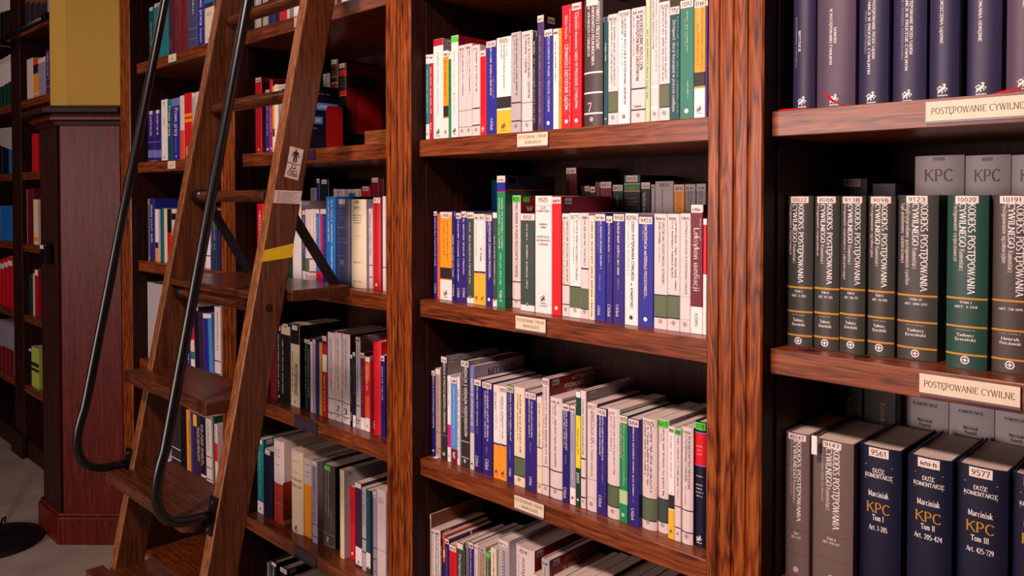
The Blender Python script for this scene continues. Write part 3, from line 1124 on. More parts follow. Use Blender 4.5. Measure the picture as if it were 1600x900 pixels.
r.b(757, 805, 168, 'blue', tx=[('CIĘŻAR DOWODU W PRAWIE I PROCESIE CYWILNYM', .55, .24, 200, 632, V, 's')], st='*', em='d', emc='white')
r.b(807, 838, 165, 'white', tx=[('~20', .5, .3, 238, 465, 'ink', 'gb')], st='*')
r.b(838, 855, 160, 'mustard', tx=[('~20', .5, .3, 260, 600, 'brown')])
r.b(855, 910, 35, 'red', tx=[('Edyta Gapska', .5, .24, 95, 225, 'cream', 'gb'), ('* CZYNNOŚCI DECYZYJNE SĄDÓW...', .5, .3, 235, 640, V, 'gb'), ('~34', .88, .12, 60, 690, 'pwhite')], st='', stc='crimson', em='d', emc='white')
r.seg(860, 0, 3.6)
r.b(120, 175, 20, 'red', tx=[('Czynności dowodowe SĄDU W PROCESIE CYWILNYM', .5, .24, 75, 612, V, 'gb'), ('~10', .72, .14, 70, 170, 'pwhite')], st='*', em='d', emc='white')
r.b(182, 285, 0, 'bgrey', tx=[('CZYNNOŚCI PROCESOWE', .80, .145, 25, 290, V, 'sb'), ('ZAWODOWEGO PEŁNOMOCNIKA', .57, .145, 35, 375, V, 'sb'), ('W SPRAWACH CYWILNYCH', .33, .145, 45, 322, V, 'sb'), ('~14', .12, .08, 40, 160, 'lgrey')],
    bd=[(411, 420, V), (523, 532, V), (638, 647, V)], hz=[('7', 607, 46, .2, V, 's', -.1)], st='', em='w', emc='white', hard=True, rnd=.006, d=.165, lab='thick brown-grey volume marked 7')
r.b(300, 325, 95, 'dteal', tx=[('~12', .5, .3, 245, 345, V)], st='*', em='d', emc='lgrey')
r.b(325, 380, 85, 'pwhite', tx=[('~34', .68, .16, 115, 490, 'dgrey'), ('~30', .4, .16, 115, 470, 'dgrey')], bd=[(520, 636, 'olive'), (634, 638, 'ink'), (518, 522, 'ink')], st='*', stc='pwhite', em='w')
r.b(380, 448, 65, 'white', tx=[('DOCHODZENIE ROSZCZEŃ W POSTĘPOWANIU GRUPOWYM', .6, .17, 95, 590, 'ink', 'sb'), ('KOMENTARZ', .36, .16, 98, 205, 'ink', 'sb'), ('*', .36, .25, 215, 232, 'ink'), ('~14', .36, .12, 250, 372, 'grey')], st='9204', em='d', emc='grey', lab='white commentary on group proceedings')
r.b(455, 535, 50, 'pwhite', tx=[('DOCHODZENIE ROSZCZEŃ', .72, .2, 85, 400, 'ink', 'sb'), ('W POSTĘPOWANIU GRUPOWYM', .46, .2, 92, 458, 'ink', 'sb'), ('~12', .2, .1, 92, 160, 'grey'), ('~14', .2, .1, 200, 320, 'grey')],
    bd=[(499, 507, 'ink'), (617, 625, 'ink')], hz=[('Komentarz', 600, 14, .55, 'dgrey', 's')], st='*', stc='pwhite', em='w', lab='pale book on group proceedings')
r.b(535, 562, 0, 'pgreen', H=.232, tx=[('~30', .5, .35, 170, 560, 'olive', 'gb')], st='')
r.b(565, 612, 0, 'pwhite', H=.235, tx=[('~34', .7, .18, 5, 405, 'grey'), ('~24', .35, .18, 5, 290, 'dgrey')], bd=[(483, 500, V), (600, 617, V)], em='w')
r.b(612, 672, 15, 'pwhite', tx=[('~32', .66, .16, 50, 450, 'dgrey'), ('~34', .4, .16, 50, 470, 'dgrey')], bd=[(478, 606, 'olive'), (476, 481, 'ink'), (603, 608, 'ink')], st='*', stc='pwhite', em='w')
r.b(672, 728, 40, 'dteal', tx=[('Dostępność skargi kasacyjnej w procesie cywilnym', .45, .3, 118, 630, V, 's'), ('~30', .85, .12, 100, 640, 'lgrey')], st='7752', lab='teal book on cassation complaints')
r.b(728, 808, 5, 'sgreen', tx=[('~22', .55, .08, 70, 305, V), ('~18', .38, .07, 110, 270, 'pgreen'), ('~10', .6, .1, 460, 560, V)], st='1092', stc='paper', em='d', emc='white')
r.b(808, 872, 2, 'orange', bd=[(410, 488, 'ink'), (500, 670, V)], tx=[('~12', .5, .24, 40, 190, 'cream', 'gb'), ('~24', .35, .12, 140, 370, 'brown'), ('~30', .75, .14, 40, 390, 'rorange')], st='8744', em='b', lab='orange book with black band and white foot')
r.b(872, 886, 0, 'violet', st='')
# back row above
RZ = .066
r = Row(ZS[4], 'upper monograph back row', AN, 'books in back rows', f=1.462, x_min=MX[0], x_max=MX[1], dmax=.15).seg(860, 0, 3.6)
r.b(300, 384, 0, 'grey', H=.215, base=RZ, hard=True, st='*', stc='lgrey', tx=[('~4', .7, .2, 60, 110, 'ink')])
r.b(386, 412, 0, 'crimson', H=.215, base=RZ, st='*')
r.b(416, 500, 0, 'black', H=.205, base=RZ)

# ------------------------------------------------------------------ middle bay, middle shelf
r = Row(ZS[3], 'middle monograph shelf', AN, G_M, f=1.264, x_min=MX[0], x_max=MX[1]).seg(640, 240, 3.103)
beck = lambda y0, y1, c=.5, h=.4: ('C.H.Beck', c, h, y0, y1, 'white', 'gb')
r.b(116, 133, 278, 'violet', tx=[('~24', .5, .35, 310, 545, V), beck(630, 675)], st='*')
r.b(133, 146, 290, 'rorange', tx=[('~26', .5, .5, 310, 700, 'yellow')])
r.b(145, 203, 283, 'orange', bd=[(283, 296, V), (550, 604, 'ink'), (609, 725, V)], tx=[('~26', .66, .12, 325, 510, 'brown'), ('~22', .36, .12, 325, 490, 'brown')], st='1448', em='b', lab='orange book with black band and white foot')
r.b(203, 220, 280, 'indigo', tx=[('~26', .5, .4, 395, 600, V), beck(635, 690)], st='*')
r.b(224, 250, 285, 'violet', tx=[('~30', .5, .3, 320, 620, V), beck(650, 695)], st='*')
r.b(250, 276, 278, 'violet', tx=[('~30', .5, .34, 305, 595, V), beck(650, 695)], st='*')
r.b(277, 310, 283, 'ggrey', bd=[(283, 312, V), (696, 740, V)], tx=[('~8', .5, .2, 335, 380, V), ('~24', .5, .24, 395, 640, V)], st='*', em='d', emc='grey')
r.b(310, 338, 293, 'white', bd=[(568, 577, 'violet'), (577, 750, 'yellow')], tx=[('~22', .5, .2, 335, 500, 'grey')], st='*', em='b')
r.b(338.5, 366, 293, 'white', bd=[(570, 579, 'violet'), (579, 750, 'yellow')], tx=[('~22', .7, .14, 330, 520, 'grey'), ('W. Rzepa', .3, .3, 455, 520, 'ink', 'sb')], st='*', em='b')
r.b(370, 400, 295, 'violet', tx=[('ELEKTRONICZNE CZYNNOŚCI PROCESOWE...', .62, .3, 320, 610, V, 'gb'), ('~8', .3, .2, 325, 385, 'lav')], st='*', em='d', emc='white')
r.b(402, 422, 285, 'ggrey', bd=[(285, 312, V), (706, 745, V)], tx=[('~24', .55, .28, 400, 635, V)], em='d', emc='grey')
r.b(422, 462, 108, 'green', cov='dgreen', bd=[(140, 183, 'blue'), (108, 140, V), (183, 187, 'red')], tx=[('~28', .7, .22, 215, 460, V, 'gb'), ('~28', .35, .2, 215, 460, V, 'gb'), ('~18', .5, .2, 480, 635, V), ('TOM II', .5, .28, 660, 715, V, 'gb')], st='*',
    d=.168, ct=[('#', .001, .166, .001, .030, 'navy'), ('#', .001, .166, .031, .0015, 'red'), ('#', .012, .034, .004, .013, 'lgrey')], lab='tall green volume with blue head')
r.b(497, 537, 203, 'pwhite', cov='dred', tx=[('OPINIA PRAWNA W PRAWIE PROCESOWYM CYWILNYM', .55, .3, 230, 596, 'ink', 's')], bd=[(617, 622, 'ink'), (704, 709, 'ink')], st='9255', stc='neon', em='w', ct=[('W PRA', .02, .09, .024, .012, 'pwhite', 'gb'), ('#', .008, .03, .003, .012, 'neon')], lab='pale book with dark red cover and neon sticker')
r.b(537, 605, 290, 'ggrey', bd=[(290, 322, V), (730, 770, V)], tx=[('~10', .5, .12, 340, 420, V), ('~24', .5, .14, 440, 655, V)], st='9212', em='d', emc='grey')
r.b(608, 688, 205, 'white', hz=[('DUŻE', 263, 10, .34, 'ink'), ('KOMENTARZE', 278, 10, .78, 'ink'), ('Jakubecki', 340, 10, .48, 'ink'), ('Zieliński', 355, 10, .34, 'ink'), ('mediacja', 400, 11, .74, 'dred'), ('postępowaniu', 417, 11, .78, 'dred'), ('cywilnym', 436, 11, .56, 'dred'), ('C.H.BECK', 733, 8, .5, 'ink')], bd=[(251, 253, 'grey'), (722, 723, 'grey')], st='9025', em='b', emy=700, hard=True, d=.168, lab='thick white commentary with red lettering')
r.b(688, 735, 208, 'red', cov='maroon', tx=[('~40', .5, .18, 290, 700, 'rorange')], st='*', em='d', emc='cream', hard=True, d=.168, cs=True, lab='red book with maroon cover')
r.seg(860, 240, 3.103)
r.b(57, 92, 290, 'pwhite', tx=[('~34', .75, .22, 320, 620, 'dgrey'), ('~30', .3, .3, 320, 640, 'orange')], bd=[(633, 638, 'ink'), (726, 731, 'ink')], st='*', stc='white', em='w')
r.b(92, 147, 288, 'white', tx=[('INSTYTUCJE PRAWA PROCESOWEGO CYWILNEGO', .66, .17, 315, 610, 'ink', 's'), ('~20', .4, .13, 315, 540, 'grey')], bd=[(642, 745, 'olive'), (640, 645, 'ink')], st='8275', stc='white', em='w')
r.b(147, 185, 288, 'pwhite', tx=[('~28', .55, .22, 320, 545, 'dgrey')], bd=[(553, 560, 'ink'), (652, 752, 'olive'), (750, 754, 'ink')], st='*', stc='pwhite', em='w')
r.b(185, 215, 300, 'cream', tx=[('~34', .6, .32, 330, 790, 'ink', 'gb')], st='')
r.b(215, 268, 290, 'blue', tx=[('~34', .6, .2, 325, 560, V), ('~22', .36, .16, 325, 480, 'lav'), ('~10', .5, .18, 585, 660, 'lav'), beck(735, 780, .4, .2)], st='*')
r.b(270, 302, 300, 'violet', tx=[('~26', .5, .28, 335, 475, V), ('~8', .5, .2, 485, 530, 'lav'), beck(730, 788)], st='*')
r.b(304, 360, 290, 'violet', tx=[('~34', .5, .22, 325, 590, V), ('~8', .5, .16, 605, 655, 'lav'), beck(730, 788, .4, .2)], st='9458')
r.b(360, 425, 290, 'white', tx=[('KODEKS POSTĘPOWANIA CYWILNEGO', .62, .2, 320, 612, 'ink', 'gb'), ('*', .55, .3, 622, 640, 'ink'), ('KOMENTARZ', .55, .17, 648, 745, 'ink', 'gb'), ('~26', .3, .13, 330, 600, 'grey')], st='8206', em='d', emc='ggrey', lab='white commentary with black lettering')
r.b(425, 500, 303, 'blue', tx=[('KONCENTRACJA MATERIAŁU PROCESOWEGO...', .5, .17, 335, 700, V, 'gb'), ('~12', .34, .12, 335, 420, 'lav')], st='9453', em='d', emc='white', d=.165)
r.b(503, 568, 292, 'pwhite', tx=[('KURATOR JAKO PRZEDSTAWICIEL USTAWOWY', .7, .17, 325, 630, 'ink', 's'), ('OSOBY PRAWNEJ', .42, .16, 325, 440, 'ink', 's'), ('~10', .42, .11, 450, 525, 'grey')], bd=[(682, 790, 'olive'), (680, 685, 'ink'), (788, 793, 'ink')], st='*', stc='pwhite', em='w')
r.b(568, 628, 292, 'pwhite', tx=[('~36', .7, .17, 325, 660, 'dgrey'), ('~28', .42, .16, 325, 600, 'dgrey')], bd=[(685, 795, 'olive'), (683, 688, 'ink'), (793, 798, 'ink')], st='*', stc='pwhite', em='w')
r.b(628, 680, 290, 'pwhite', tx=[('LEGITYMACJA PROCESOWA W POSTĘPOWANIU CYWILNYM', .6, .17, 325, 680, 'dgrey', 's')], bd=[(690, 693, 'lgrey'), (800, 803, 'lgrey')], st='*', stc='pwhite', em='w')
r.b(680, 740, 247, 'maroon', bd=[(247, 282, V), (740, 890, V)], tx=[('Leksykon mediacji', .5, .44, 360, 665, V, 's'), ('~14', .82, .1, 310, 420, 'pwhite'), ('KODEKS', .5, .22, 772, 835, 'ink', 'gb')], st='*', lab='maroon and white book titled Leksykon mediacji')
r.b(740, 758, 315, 'red', bd=[(315, 345, V), (585, 900, V)], st='')
# back row
r = Row(ZS[3], 'middle monograph back row', AN, 'books in back rows', f=1.462, x_min=MX[0], x_max=MX[1], dmax=.15).seg(640, 240, 3.103)
r.b(385, 426, 128, 'bright', base=RZ, bd=[(128, 150, 'teal')])
r.b(440, 480, 180, 'black', base=RZ)
r.seg(860, 240, 3.103)
r.b(75, 128, 68, 'maroon', base=RZ, st='*', tx=[('~20', .5, .12, 120, 210, 'lav')])
r.b(150, 166, 155, 'dgrey', base=RZ, st='*')
r.b(166, 190, 155, 'black', base=RZ, st='*')
r.b(191, 218, 158, 'black', base=RZ, st='*')
r.b(220, 240, 138, 'dred', base=RZ, st='*')
r.b(241, 298, 136, 'dred', base=RZ, st='8911', hz=[('C C', 205, 18, .5, 'lav')])
r.b(302, 352, 150, 'dgreen', base=RZ, st='8421', tx=[('~8', .5, .3, 205, 260, 'lgrey')], cov='grey', hard=True)
r.b(355, 437, 105, 'navy', base=RZ, bd=[(105, 146, 'dteal'), (146, 150, 'yellow'), (152, 178, 'sgreen'), (180, 184, 'yellow')], hz=[('~9', 168, 8, .4, 'pgreen'), ('~9', 216, 9, .5, 'gold'), ('~14', 232, 9, .7, 'gold'), ('~9', 246, 9, .5, 'gold')], st='8430', hard=True, lab='navy volume with green head and gold rules')
r.b(440, 485, 138, 'black', base=RZ, st='*', tx=[('Apelacja w pr', .4, .32, 188, 300, V, 's')])
r.b(488, 506, 150, 'lgrey', base=RZ, st='*')
r.b(507, 597, 135, 'lgrey', base=RZ, st='8814', stc='lgrey', tx=[('~16', .42, .1, 170, 300, 'dgrey')], hard=True)
r.b(599, 650, 150, 'orange', base=RZ, st='8846', tx=[('~14', .6, .14, 180, 300, 'brown'), ('~14', .35, .14, 180, 300, 'brown')])
r.b(652, 705, 148, 'grey', base=RZ, st='*', stc='lgrey', tx=[('~14', .6, .2, 180, 300, 'ink'), ('~14', .35, .14, 180, 300, 'ink')])
r.b(707, 755, 146, 'grey', base=RZ, st='*', stc='lgrey', tx=[('~14', .6, .2, 180, 300, 'ink'), ('~14', .35, .14, 180, 300, 'ink')])

# ------------------------------------------------------------------ middle bay, lower shelf
r = Row(ZS[2], 'lower monograph shelf', AN, G_M, f=1.258, x_min=MX[0], x_max=MX[1]).seg(640, 520, 3.335)
r.b(110, 133, 193, 'indigo', tx=[('MEDIACJA W POSTĘPOWANIU CYWILNYM', .55, .36, 220, 490, V, 's')], st='*', em='d', emc='white')
r.b(135, 160, 183, 'beige', tx=[('~36', .55, .3, 215, 490, 'brown')], bd=[(512, 515, 'brown'), (596, 599, 'brown')], st='', stc='pwhite', em='w')
r.b(163, 194, 120, 'dgrey', cov='grey', tx=[('MEDIACJA W PRAKTYCE MEDIATORA I PEŁNOMOCNIKA', .6, .34, 150, 512, V, 'g')], bd=[(527, 530, 'grey')], st='*', em='w', emc='white', hard=True, d=.17, cs=True)
r.b(196, 213, 222, 'white', bd=[(475, 592, 'magenta')], tx=[('~14', .5, .3, 250, 380, 'grey')], st='', em='d', lab='thin white book with magenta band')
r.b(215, 246, 228, 'sky', bd=[(228, 236, V), (600, 690, 'dred')], tx=[('~26', .55, .22, 275, 495, V), ('~12', .55, .2, 505, 580, 'pwhite'), ('WP', .5, .4, 615, 650, V, 'gb')], st='*')
r.b(247, 260, 230, 'white', tx=[('~20', .5, .4, 290, 600, 'ink'), ('~8', .5, .6, 610, 655, 'ink', 'gb')], st='')
r.b(267, 309, 140, 'dgrey', cov='grey', tx=[('MEDIACJA Z UDZIAŁEM PRZEDSIĘBIORCÓW', .62, .32, 170, 532, V, 'gb'), ('~24', .28, .18, 175, 440, 'lgrey')], bd=[(557, 562, 'lgrey'), (640, 645, 'lgrey')], st='9138', em='w', emc='white', hard=True, d=.17, cs=True, lab='tall dark grey book on mediation with entrepreneurs')
r.b(314, 335, 170, 'peri', cov='lav', bd=[(518, 715, 'pwhite')], tx=[('MEDIACJE GOSPODARCZE', .55, .5, 235, 480, V, 'gb')], d=.17, ct=[('MEDIACJE', .045, .135, .012, .016, 'ink', 's')], em='d', emc='indigo', lab='periwinkle book with MEDIACJE on its cover')
r.b(335, 373, 237, 'indigo', tx=[('~30', .5, .24, 270, 480, V), ('~6', .5, .2, 490, 525, 'lav'), beck(635, 690, .4, .34)], st='*', em=None)
r.b(377, 430, 250, 'violet', tx=[('~34', .6, .2, 285, 560, V), ('~28', .36, .2, 300, 540, V), ('~6', .5, .16, 585, 625, 'lav'), beck(650, 705, .5, .3)], st='8568')
r.b(436, 468, 270, 'white', bd=[(568, 577, 'violet'), (577, 790, 'orange')], tx=[('~24', .5, .2, 305, 500, 'grey'), ('~6', .3, .2, 305, 400, 'dred')], st='', em='b', lab='white book with yellow foot')
r.b(469, 503, 276, 'white', bd=[(575, 584, 'violet'), (584, 790, 'orange')], tx=[('~24', .5, .22, 320, 550, 'ink'), ('~16', .25, .16, 330, 460, 'dgrey')], st='4076', em='b', lab='white book with yellow foot')
r.b(506, 543, 272, 'violet', tx=[('~34', .6, .24, 305, 560, V), ('~24', .3, .18, 305, 530, 'lav'), ('~8', .5, .2, 580, 665, 'lav'), beck(700, 740, .5, .28)], st='2405', stc='pgreen')
r.b(543, 600, 278, 'cream', tx=[('~34', .62, .18, 310, 615, 'dgrey'), ('~20', .38, .16, 310, 560, 'brown')], bd=[(640, 735, 'olive'), (638, 643, 'ink'), (733, 738, 'ink')], st='', em='w', d=.165)
r.b(601, 662, 302, 'violet', tx=[('~34', .62, .16, 350, 535, V), ('~30', .4, .14, 340, 540, V), ('~8', .5, .14, 560, 620, 'lav'), beck(740, 785, .5, .2)], st='8224')
r.b(663, 690, 332, 'cream', tx=[('~34', .55, .28, 365, 590, 'dgrey')], bd=[(592, 597, 'ink'), (688, 692, 'grey'), (780, 784, 'grey')], st='', em='w')
r.b(691, 725, 235, 'pwhite', cov='dred', tx=[('~40', .65, .26, 275, 680, 'ink'), ('~30', .3, .2, 275, 600, 'grey')], bd=[(690, 694, 'ink'), (786, 790, 'ink')], st='9235', em='w', hard=True, d=.168, cs=True, ct=[('NATYCHMIASTOWA', .075, .155, .004, .009, 'pwhite', 'gb'), ('WYKONALNOŚĆ DECYZJI', .05, .155, .018, .010, 'pwhite', 'gb'), ('STABILNOŚĆ', .06, .14, .033, .010, 'pwhite', 'gb')], lab='pale spine with dark red lettered cover')
r.b(727, 790, 332, 'pwhite', tx=[('~36', .55, .16, 365, 690, 'dgrey'), ('~14', .35, .1, 370, 470, 'grey')], bd=[(708, 714, 'ink'), (798, 804, 'ink')], st='*', stc='pwhite', em='w', d=.165, rnd=.004)
r.seg(860, 560, 3.0)
r.b(56, 90, 207, 'indigo', tx=[('~30', .62, .28, 240, 430, V), ('~24', .32, .24, 240, 420, V), ('~6', .5, .2, 450, 490, 'lav'), ('C.H.Beck', .4, .34, 600, 650, V, 'gb')], st='*')
r.b(91, 118, 217, 'lav', bd=[(602, 690, V)], tx=[('~16', .5, .25, 245, 350, V), ('~14', .5, .25, 440, 560, V)], st='*', em='d', emc='red')
r.b(117, 141, 152, 'dgreen', bd=[(152, 180, V), (265, 510, 'lemon')], tx=[('Nowelizacja KPC', .5, .4, 325, 450, 'olive', 's'), ('2005', .5, .5, 530, 580, V, 'gb')], em='d', emc='white', lab='dark green book with lemon yellow band')
r.b(142, 166, 150, 'pwhite', cov='grey', tx=[('~36', .5, .3, 190, 450, 'dgrey')], bd=[(463, 470, 'ink'), (553, 560, 'ink'), (644, 651, 'ink')], st='', em='w', hard=True, d=.168, ct=[('NOWELIZACJA', .11, .16, .012, .012, 'ink', 'gb')], cs=True, lab='pale book with grey NOWELIZACJA cover')
r.b(169, 215, 206, 'pwhite', cov='maroon', tx=[('NOWELIZACJA KPC', .6, .3, 235, 395, 'ink', 's'), ('*', .6, .3, 400, 412, 'ink'), ('Problemy praktyczne', .6, .24, 418, 545, 'grey', 's')], bd=[(558, 562, 'lgrey'), (644, 648, 'lgrey')], st='9057', em='w', rnd=.003)
r.b(216, 263, 228, 'violet', tx=[('~34', .66, .2, 260, 470, V), ('~30', .4, .2, 260, 450, V), ('~12', .66, .16, 480, 580, 'lav'), ('C.H.Beck', .4, .26, 635, 690, V, 'gb')], st='1456')
r.b(264, 321, 230, 'pwhite', tx=[('~36', .64, .18, 265, 535, 'grey'), ('~26', .4, .16, 265, 430, 'grey')], bd=[(588, 685, 'olive'), (586, 591, 'ink'), (683, 688, 'ink')], st='*', stc='pwhite', em='w', d=.165, rnd=.004)
r.b(323, 362, 262, 'green', tx=[('Obrona pozwanego w procesie cywilnym', .62, .28, 300, 590, 'pgreen', 'sb'), ('przed sądem I instancji', .28, .26, 300, 462, 'pgreen', 'sb')], bd=[(612, 676, 'pgreen')], st='9078', em='d', emc='pgreen', lab='green book on defence in civil process')
r.b(365, 416, 278, 'violet', tx=[('~40', .52, .18, 305, 640, V), ('~6', .5, .14, 650, 670, 'lav'), ('C.H.Beck', .45, .24, 695, 750, V, 'gb')], st='8484')
r.b(424, 492, 276, 'pwhite', tx=[('~36', .72, .16, 305, 615, 'dgrey'), ('~34', .52, .16, 305, 590, 'dgrey'), ('~28', .32, .16, 305, 540, 'dgrey')], bd=[(645, 748, 'olive'), (643, 648, 'ink'), (745, 750, 'ink')], st='2705', stc='pwhite', em='w', d=.17, rnd=.006, lab='thick pale book with broad olive green band')
r.b(503, 552, 282, 'pwhite', tx=[('~36', .6, .2, 320, 640, 'dgrey'), ('~10', .34, .14, 320, 390, 'grey')], bd=[(652, 760, 'ggrey'), (650, 655, 'ink'), (757, 762, 'ink')], st='6217', stc='neon', em='w', d=.165, rnd=.004)
r.b(553, 582, 318, 'white', bd=[(636, 700, 'ink'), (706, 850, 'yellow')], tx=[('~30', .5, .28, 360, 560, 'gold'), ('~4', .5, .2, 622, 632, 'ink')], st='9096', em='b', lab='white book with black band and yellow foot')
r.b(583, 612, 326, 'pwhite', tx=[('~30', .6, .3, 355, 600, 'dgrey'), ('~8', .6, .2, 605, 650, 'grey')], bd=[(687, 692, 'ink'), (786, 791, 'ink')], st='6206', stc='neon', em='w')
r.b(614, 666, 318, 'pwhite', cov='maroon', tx=[('PEŁNOMOCNICTWO PROCESOWE', .7, .2, 352, 605, 'ink', 's'), ('W POSTĘPOWANIU CYWILNYM', .42, .2, 352, 570, 'ink', 's'), ('~12', .42, .12, 590, 680, 'grey')], bd=[(703, 708, 'ink'), (805, 810, 'ink')], st='*', stc='pwhite', em='w', rnd=.004, lab='pale book titled Pełnomocnictwo procesowe')
r.b(674, 726, 292, 'navy', bd=[(340, 345, 'peri'), (345, 495, 'red'), (495, 499, 'peri')], hz=[('~9', 405, 7, .55, 'pwhite'), ('~6', 424, 7, .4, 'pwhite'), ('~8', 442, 7, .5, 'pwhite'), ('~8', 545, 7, .6, V), ('~10', 585, 8, .7, V), ('~8', 603, 8, .6, V), ('~9', 620, 8, .65, V), ('~8', 637, 8, .55, V)], st='1078', stc='neon', em='b', emc='white', hard=True, rnd=.004, lab='navy volume with red panel and neon sticker')

# ------------------------------------------------------------------ middle bay, lowest shelf
r = Row(ZS[1], 'lowest monograph shelf', AN, G_M, f=1.252, x_min=MX[0], x_max=MX[1]).seg(660, 780, 6.667)
r.b(62, 90, 150, 'beige', cov='brown', hard=True, d=.18, st='', ct=[('~9', .03, .11, .03, .014, 'dgrey')])
r.b(92, 132, 305, 'pwhite', tx=[('~30', .5, .3, 360, 800, 'grey')], st='*', stc='pwhite', cov='dred')
r.b(135, 185, 310, 'pwhite', tx=[('~40', .65, .24, 360, 900, 'dgrey'), ('~40', .3, .24, 360, 900, 'dgrey')], st='*', stc='pwhite', cov='dred', cs=True)
r.b(187, 210, 360, 'black', tx=[('~30', .5, .4, 480, 900, V)], st='*')
r.b(211, 232, 368, 'rorange', bd=[(520, 600, 'yellow'), (650, 900, 'indigo')])
r.b(234, 276, 400, 'indigo', cov='plum', tx=[('~30', .5, .24, 490, 900, 'lav')], st='*', ct=[('#', .07, .075, .0, .02, 'cream'), ('~7', .09, .13, .006, .01, 'dgrey')])
r.b(279, 355, 460, 'red', tx=[('~20', .5, .2, 600, 900, 'crimson')], bd=[(460, 488, 'crimson')], st='*')
r.b(360, 425, 440, 'ggrey', tx=[('Postępowanie', .5, .3, 560, 900, V, 'gb')], st='')
r.b(427, 452, 455, 'black', tx=[('~26', .5, .4, 520, 900, 'lgrey')], st='*', cov='cream')
r.b(480, 532, 435, 'violet', tx=[('~30', .5, .26, 490, 900, V)], st='*', cs=True)
r.b(537, 575, 465, 'pwhite', tx=[('~26', .5, .26, 560, 900, 'dgrey')], st='*', stc='pwhite')
r.b(580, 660, 470, 'beige', tx=[('~30', .7, .18, 540, 900, 'dred'), ('~30', .4, .16, 540, 900, 'brown')], st='*', stc='lgrey')
r.b(661, 708, 540, 'ggrey', tx=[('~24', .5, .3, 600, 900, V, 'gb')], st='', stc='neon')
r.b(709, 768, 500, 'cream', tx=[('~24', .6, .26, 540, 900, 'ink', 'gb')], st='')
r.b(775, 890, 400, 'lgrey', cov='lgrey', tx=[('POSTĘPOWANIE', .62, .2, 510, 960, 'ink', 's')], st='*', hard=True, d=.17, rnd=.005, lab='thick light grey volume titled Postępowanie')
r.b(955, 1150, 470, 'pwhite', cov='dred', tx=[('POSTĘPOWANIE', .5, .13, 570, 1000, 'ink', 's'), ('~16', .24, .06, 560, 780, 'grey')], st='894', stc='pwhite', hard=True, d=.17, rnd=.006, cs=True, ct=[('~8', .04, .09, .01, .01, 'red')], lab='very thick pale volume titled Postępowanie')
r.b(1155, 1235, 770, 'yellow', bd=[(770, 790, 'dgreen')], st='')
r.b(1240, 1320, 610, 'lgrey', cov='dred', tx=[('~26', .5, .2, 690, 1000, 'dgrey')], st='*', stc='lgrey', hard=True, d=.17, cs=True, ct=[('POSTĘPOWANIA', .055, .15, .006, .011, 'pwhite', 's'), ('W SPRAWACH', .045, .125, .026, .011, 'pwhite', 's')])
r.b(1370, 1480, 790, 'cream', cov='blue', st='')
r.b(1490, 1560, 800, 'dred', cov='dred', st='')
r.b(1565, 1680, 815, 'cream', cov='dred', st='')
r.b(1690, 1800, 850, 'pwhite', cov='black', st='')
r.b(1860, 1990, 900, 'beige', cov='black', st='')
r.b(2000, 2150, 940, 'pwhite', cov='dred', st='')
r.b(2160, 2290, 960, 'navy', st='')

# ------------------------------------------------------------------ right bay
RX = (-.603, .18)
AR = 'broad oak post'
r = Row(ZS[4], 'navy volumes shelf', AR, 'tall navy procedure volumes', x_min=RX[0], f=1.262, dmax=.19).seg(1190, 0, 3.902)


def navy(x0, x1, col, lines, lab, **k):
    n_ = len(lines)
    r.b(x0, x1, 0, col, tx=lines, H=.252, hard=True, rnd=.007, d=.185, em='b', emc='white', lab=lab, **k)


navy(185, 318, 'R1navy', [('INSTYTUCJE', .37, .105, 195, 322, V, 'sb'), ('POSTĘPOWANIA CYWILNEGO', .2, .09, 110, 415, 'lav', 's')], 'navy volume lettered Instytucje')
navy(330, 565, 'R1sheen', [('DOWODY', .52, .07, 185, 282, V, 'sb'), ('W POSTĘPOWANIU CYWILNYM', .41, .07, 70, 405, V, 'sb')], 'thick mauve-navy volume lettered Dowody')
navy(583, 768, 'R1navy', [('POSTĘPOWANIE PRZED SĄDEM', .56, .085, 15, 370, V, 'sb'), ('PIERWSZEJ INSTANCJI W PROCESIE CYWILNYM', .41, .085, -210, 460, V, 'sb'), ('TRYBY POSTĘPOWANIA', .29, .07, 72, 335, 'lav', 's')], 'narrower navy volume lettered Postępowanie')
navy(790, 1000, 'R1navy', [('POSTĘPOWANIE PRZED SĄDEM', .60, .08, -25, 345, V, 'sb'), ('PIERWSZEJ INSTANCJI W PROCESIE CYWILNYM', .47, .08, -230, 440, V, 'sb'), ('WNIOSEK I PRZEBIEG POSTĘPOWANIA', .34, .065, -80, 372, 'lav', 's')], 'wider navy volume lettered Postępowanie')
navy(1020, 1200, 'navy' if 0 else 'R1navy', [('ORZECZENIA SĄDOWE', .45, .1, 10, 275, V, 'sb')], 'navy volume lettered Orzeczenia sądowe')
navy(1232, 1460, 'R1navy', [('POSTĘPOWANIA ODRĘBNE', .46, .085, -90, 265, V, 'sb')], 'navy volume lettered Postępowania odrębne')
navy(1490, 1720, 'R1sheen', [('POSTĘPOWANIE', .5, .085, -200, 60, V, 'sb')], 'mauve-navy volume behind red ribbon')

r = Row(ZS[3], 'green-grey commentaries shelf', AR, 'green-grey code commentaries', x_min=RX[0], f=1.272, dmax=.168).seg(1190, 220, 2.647)


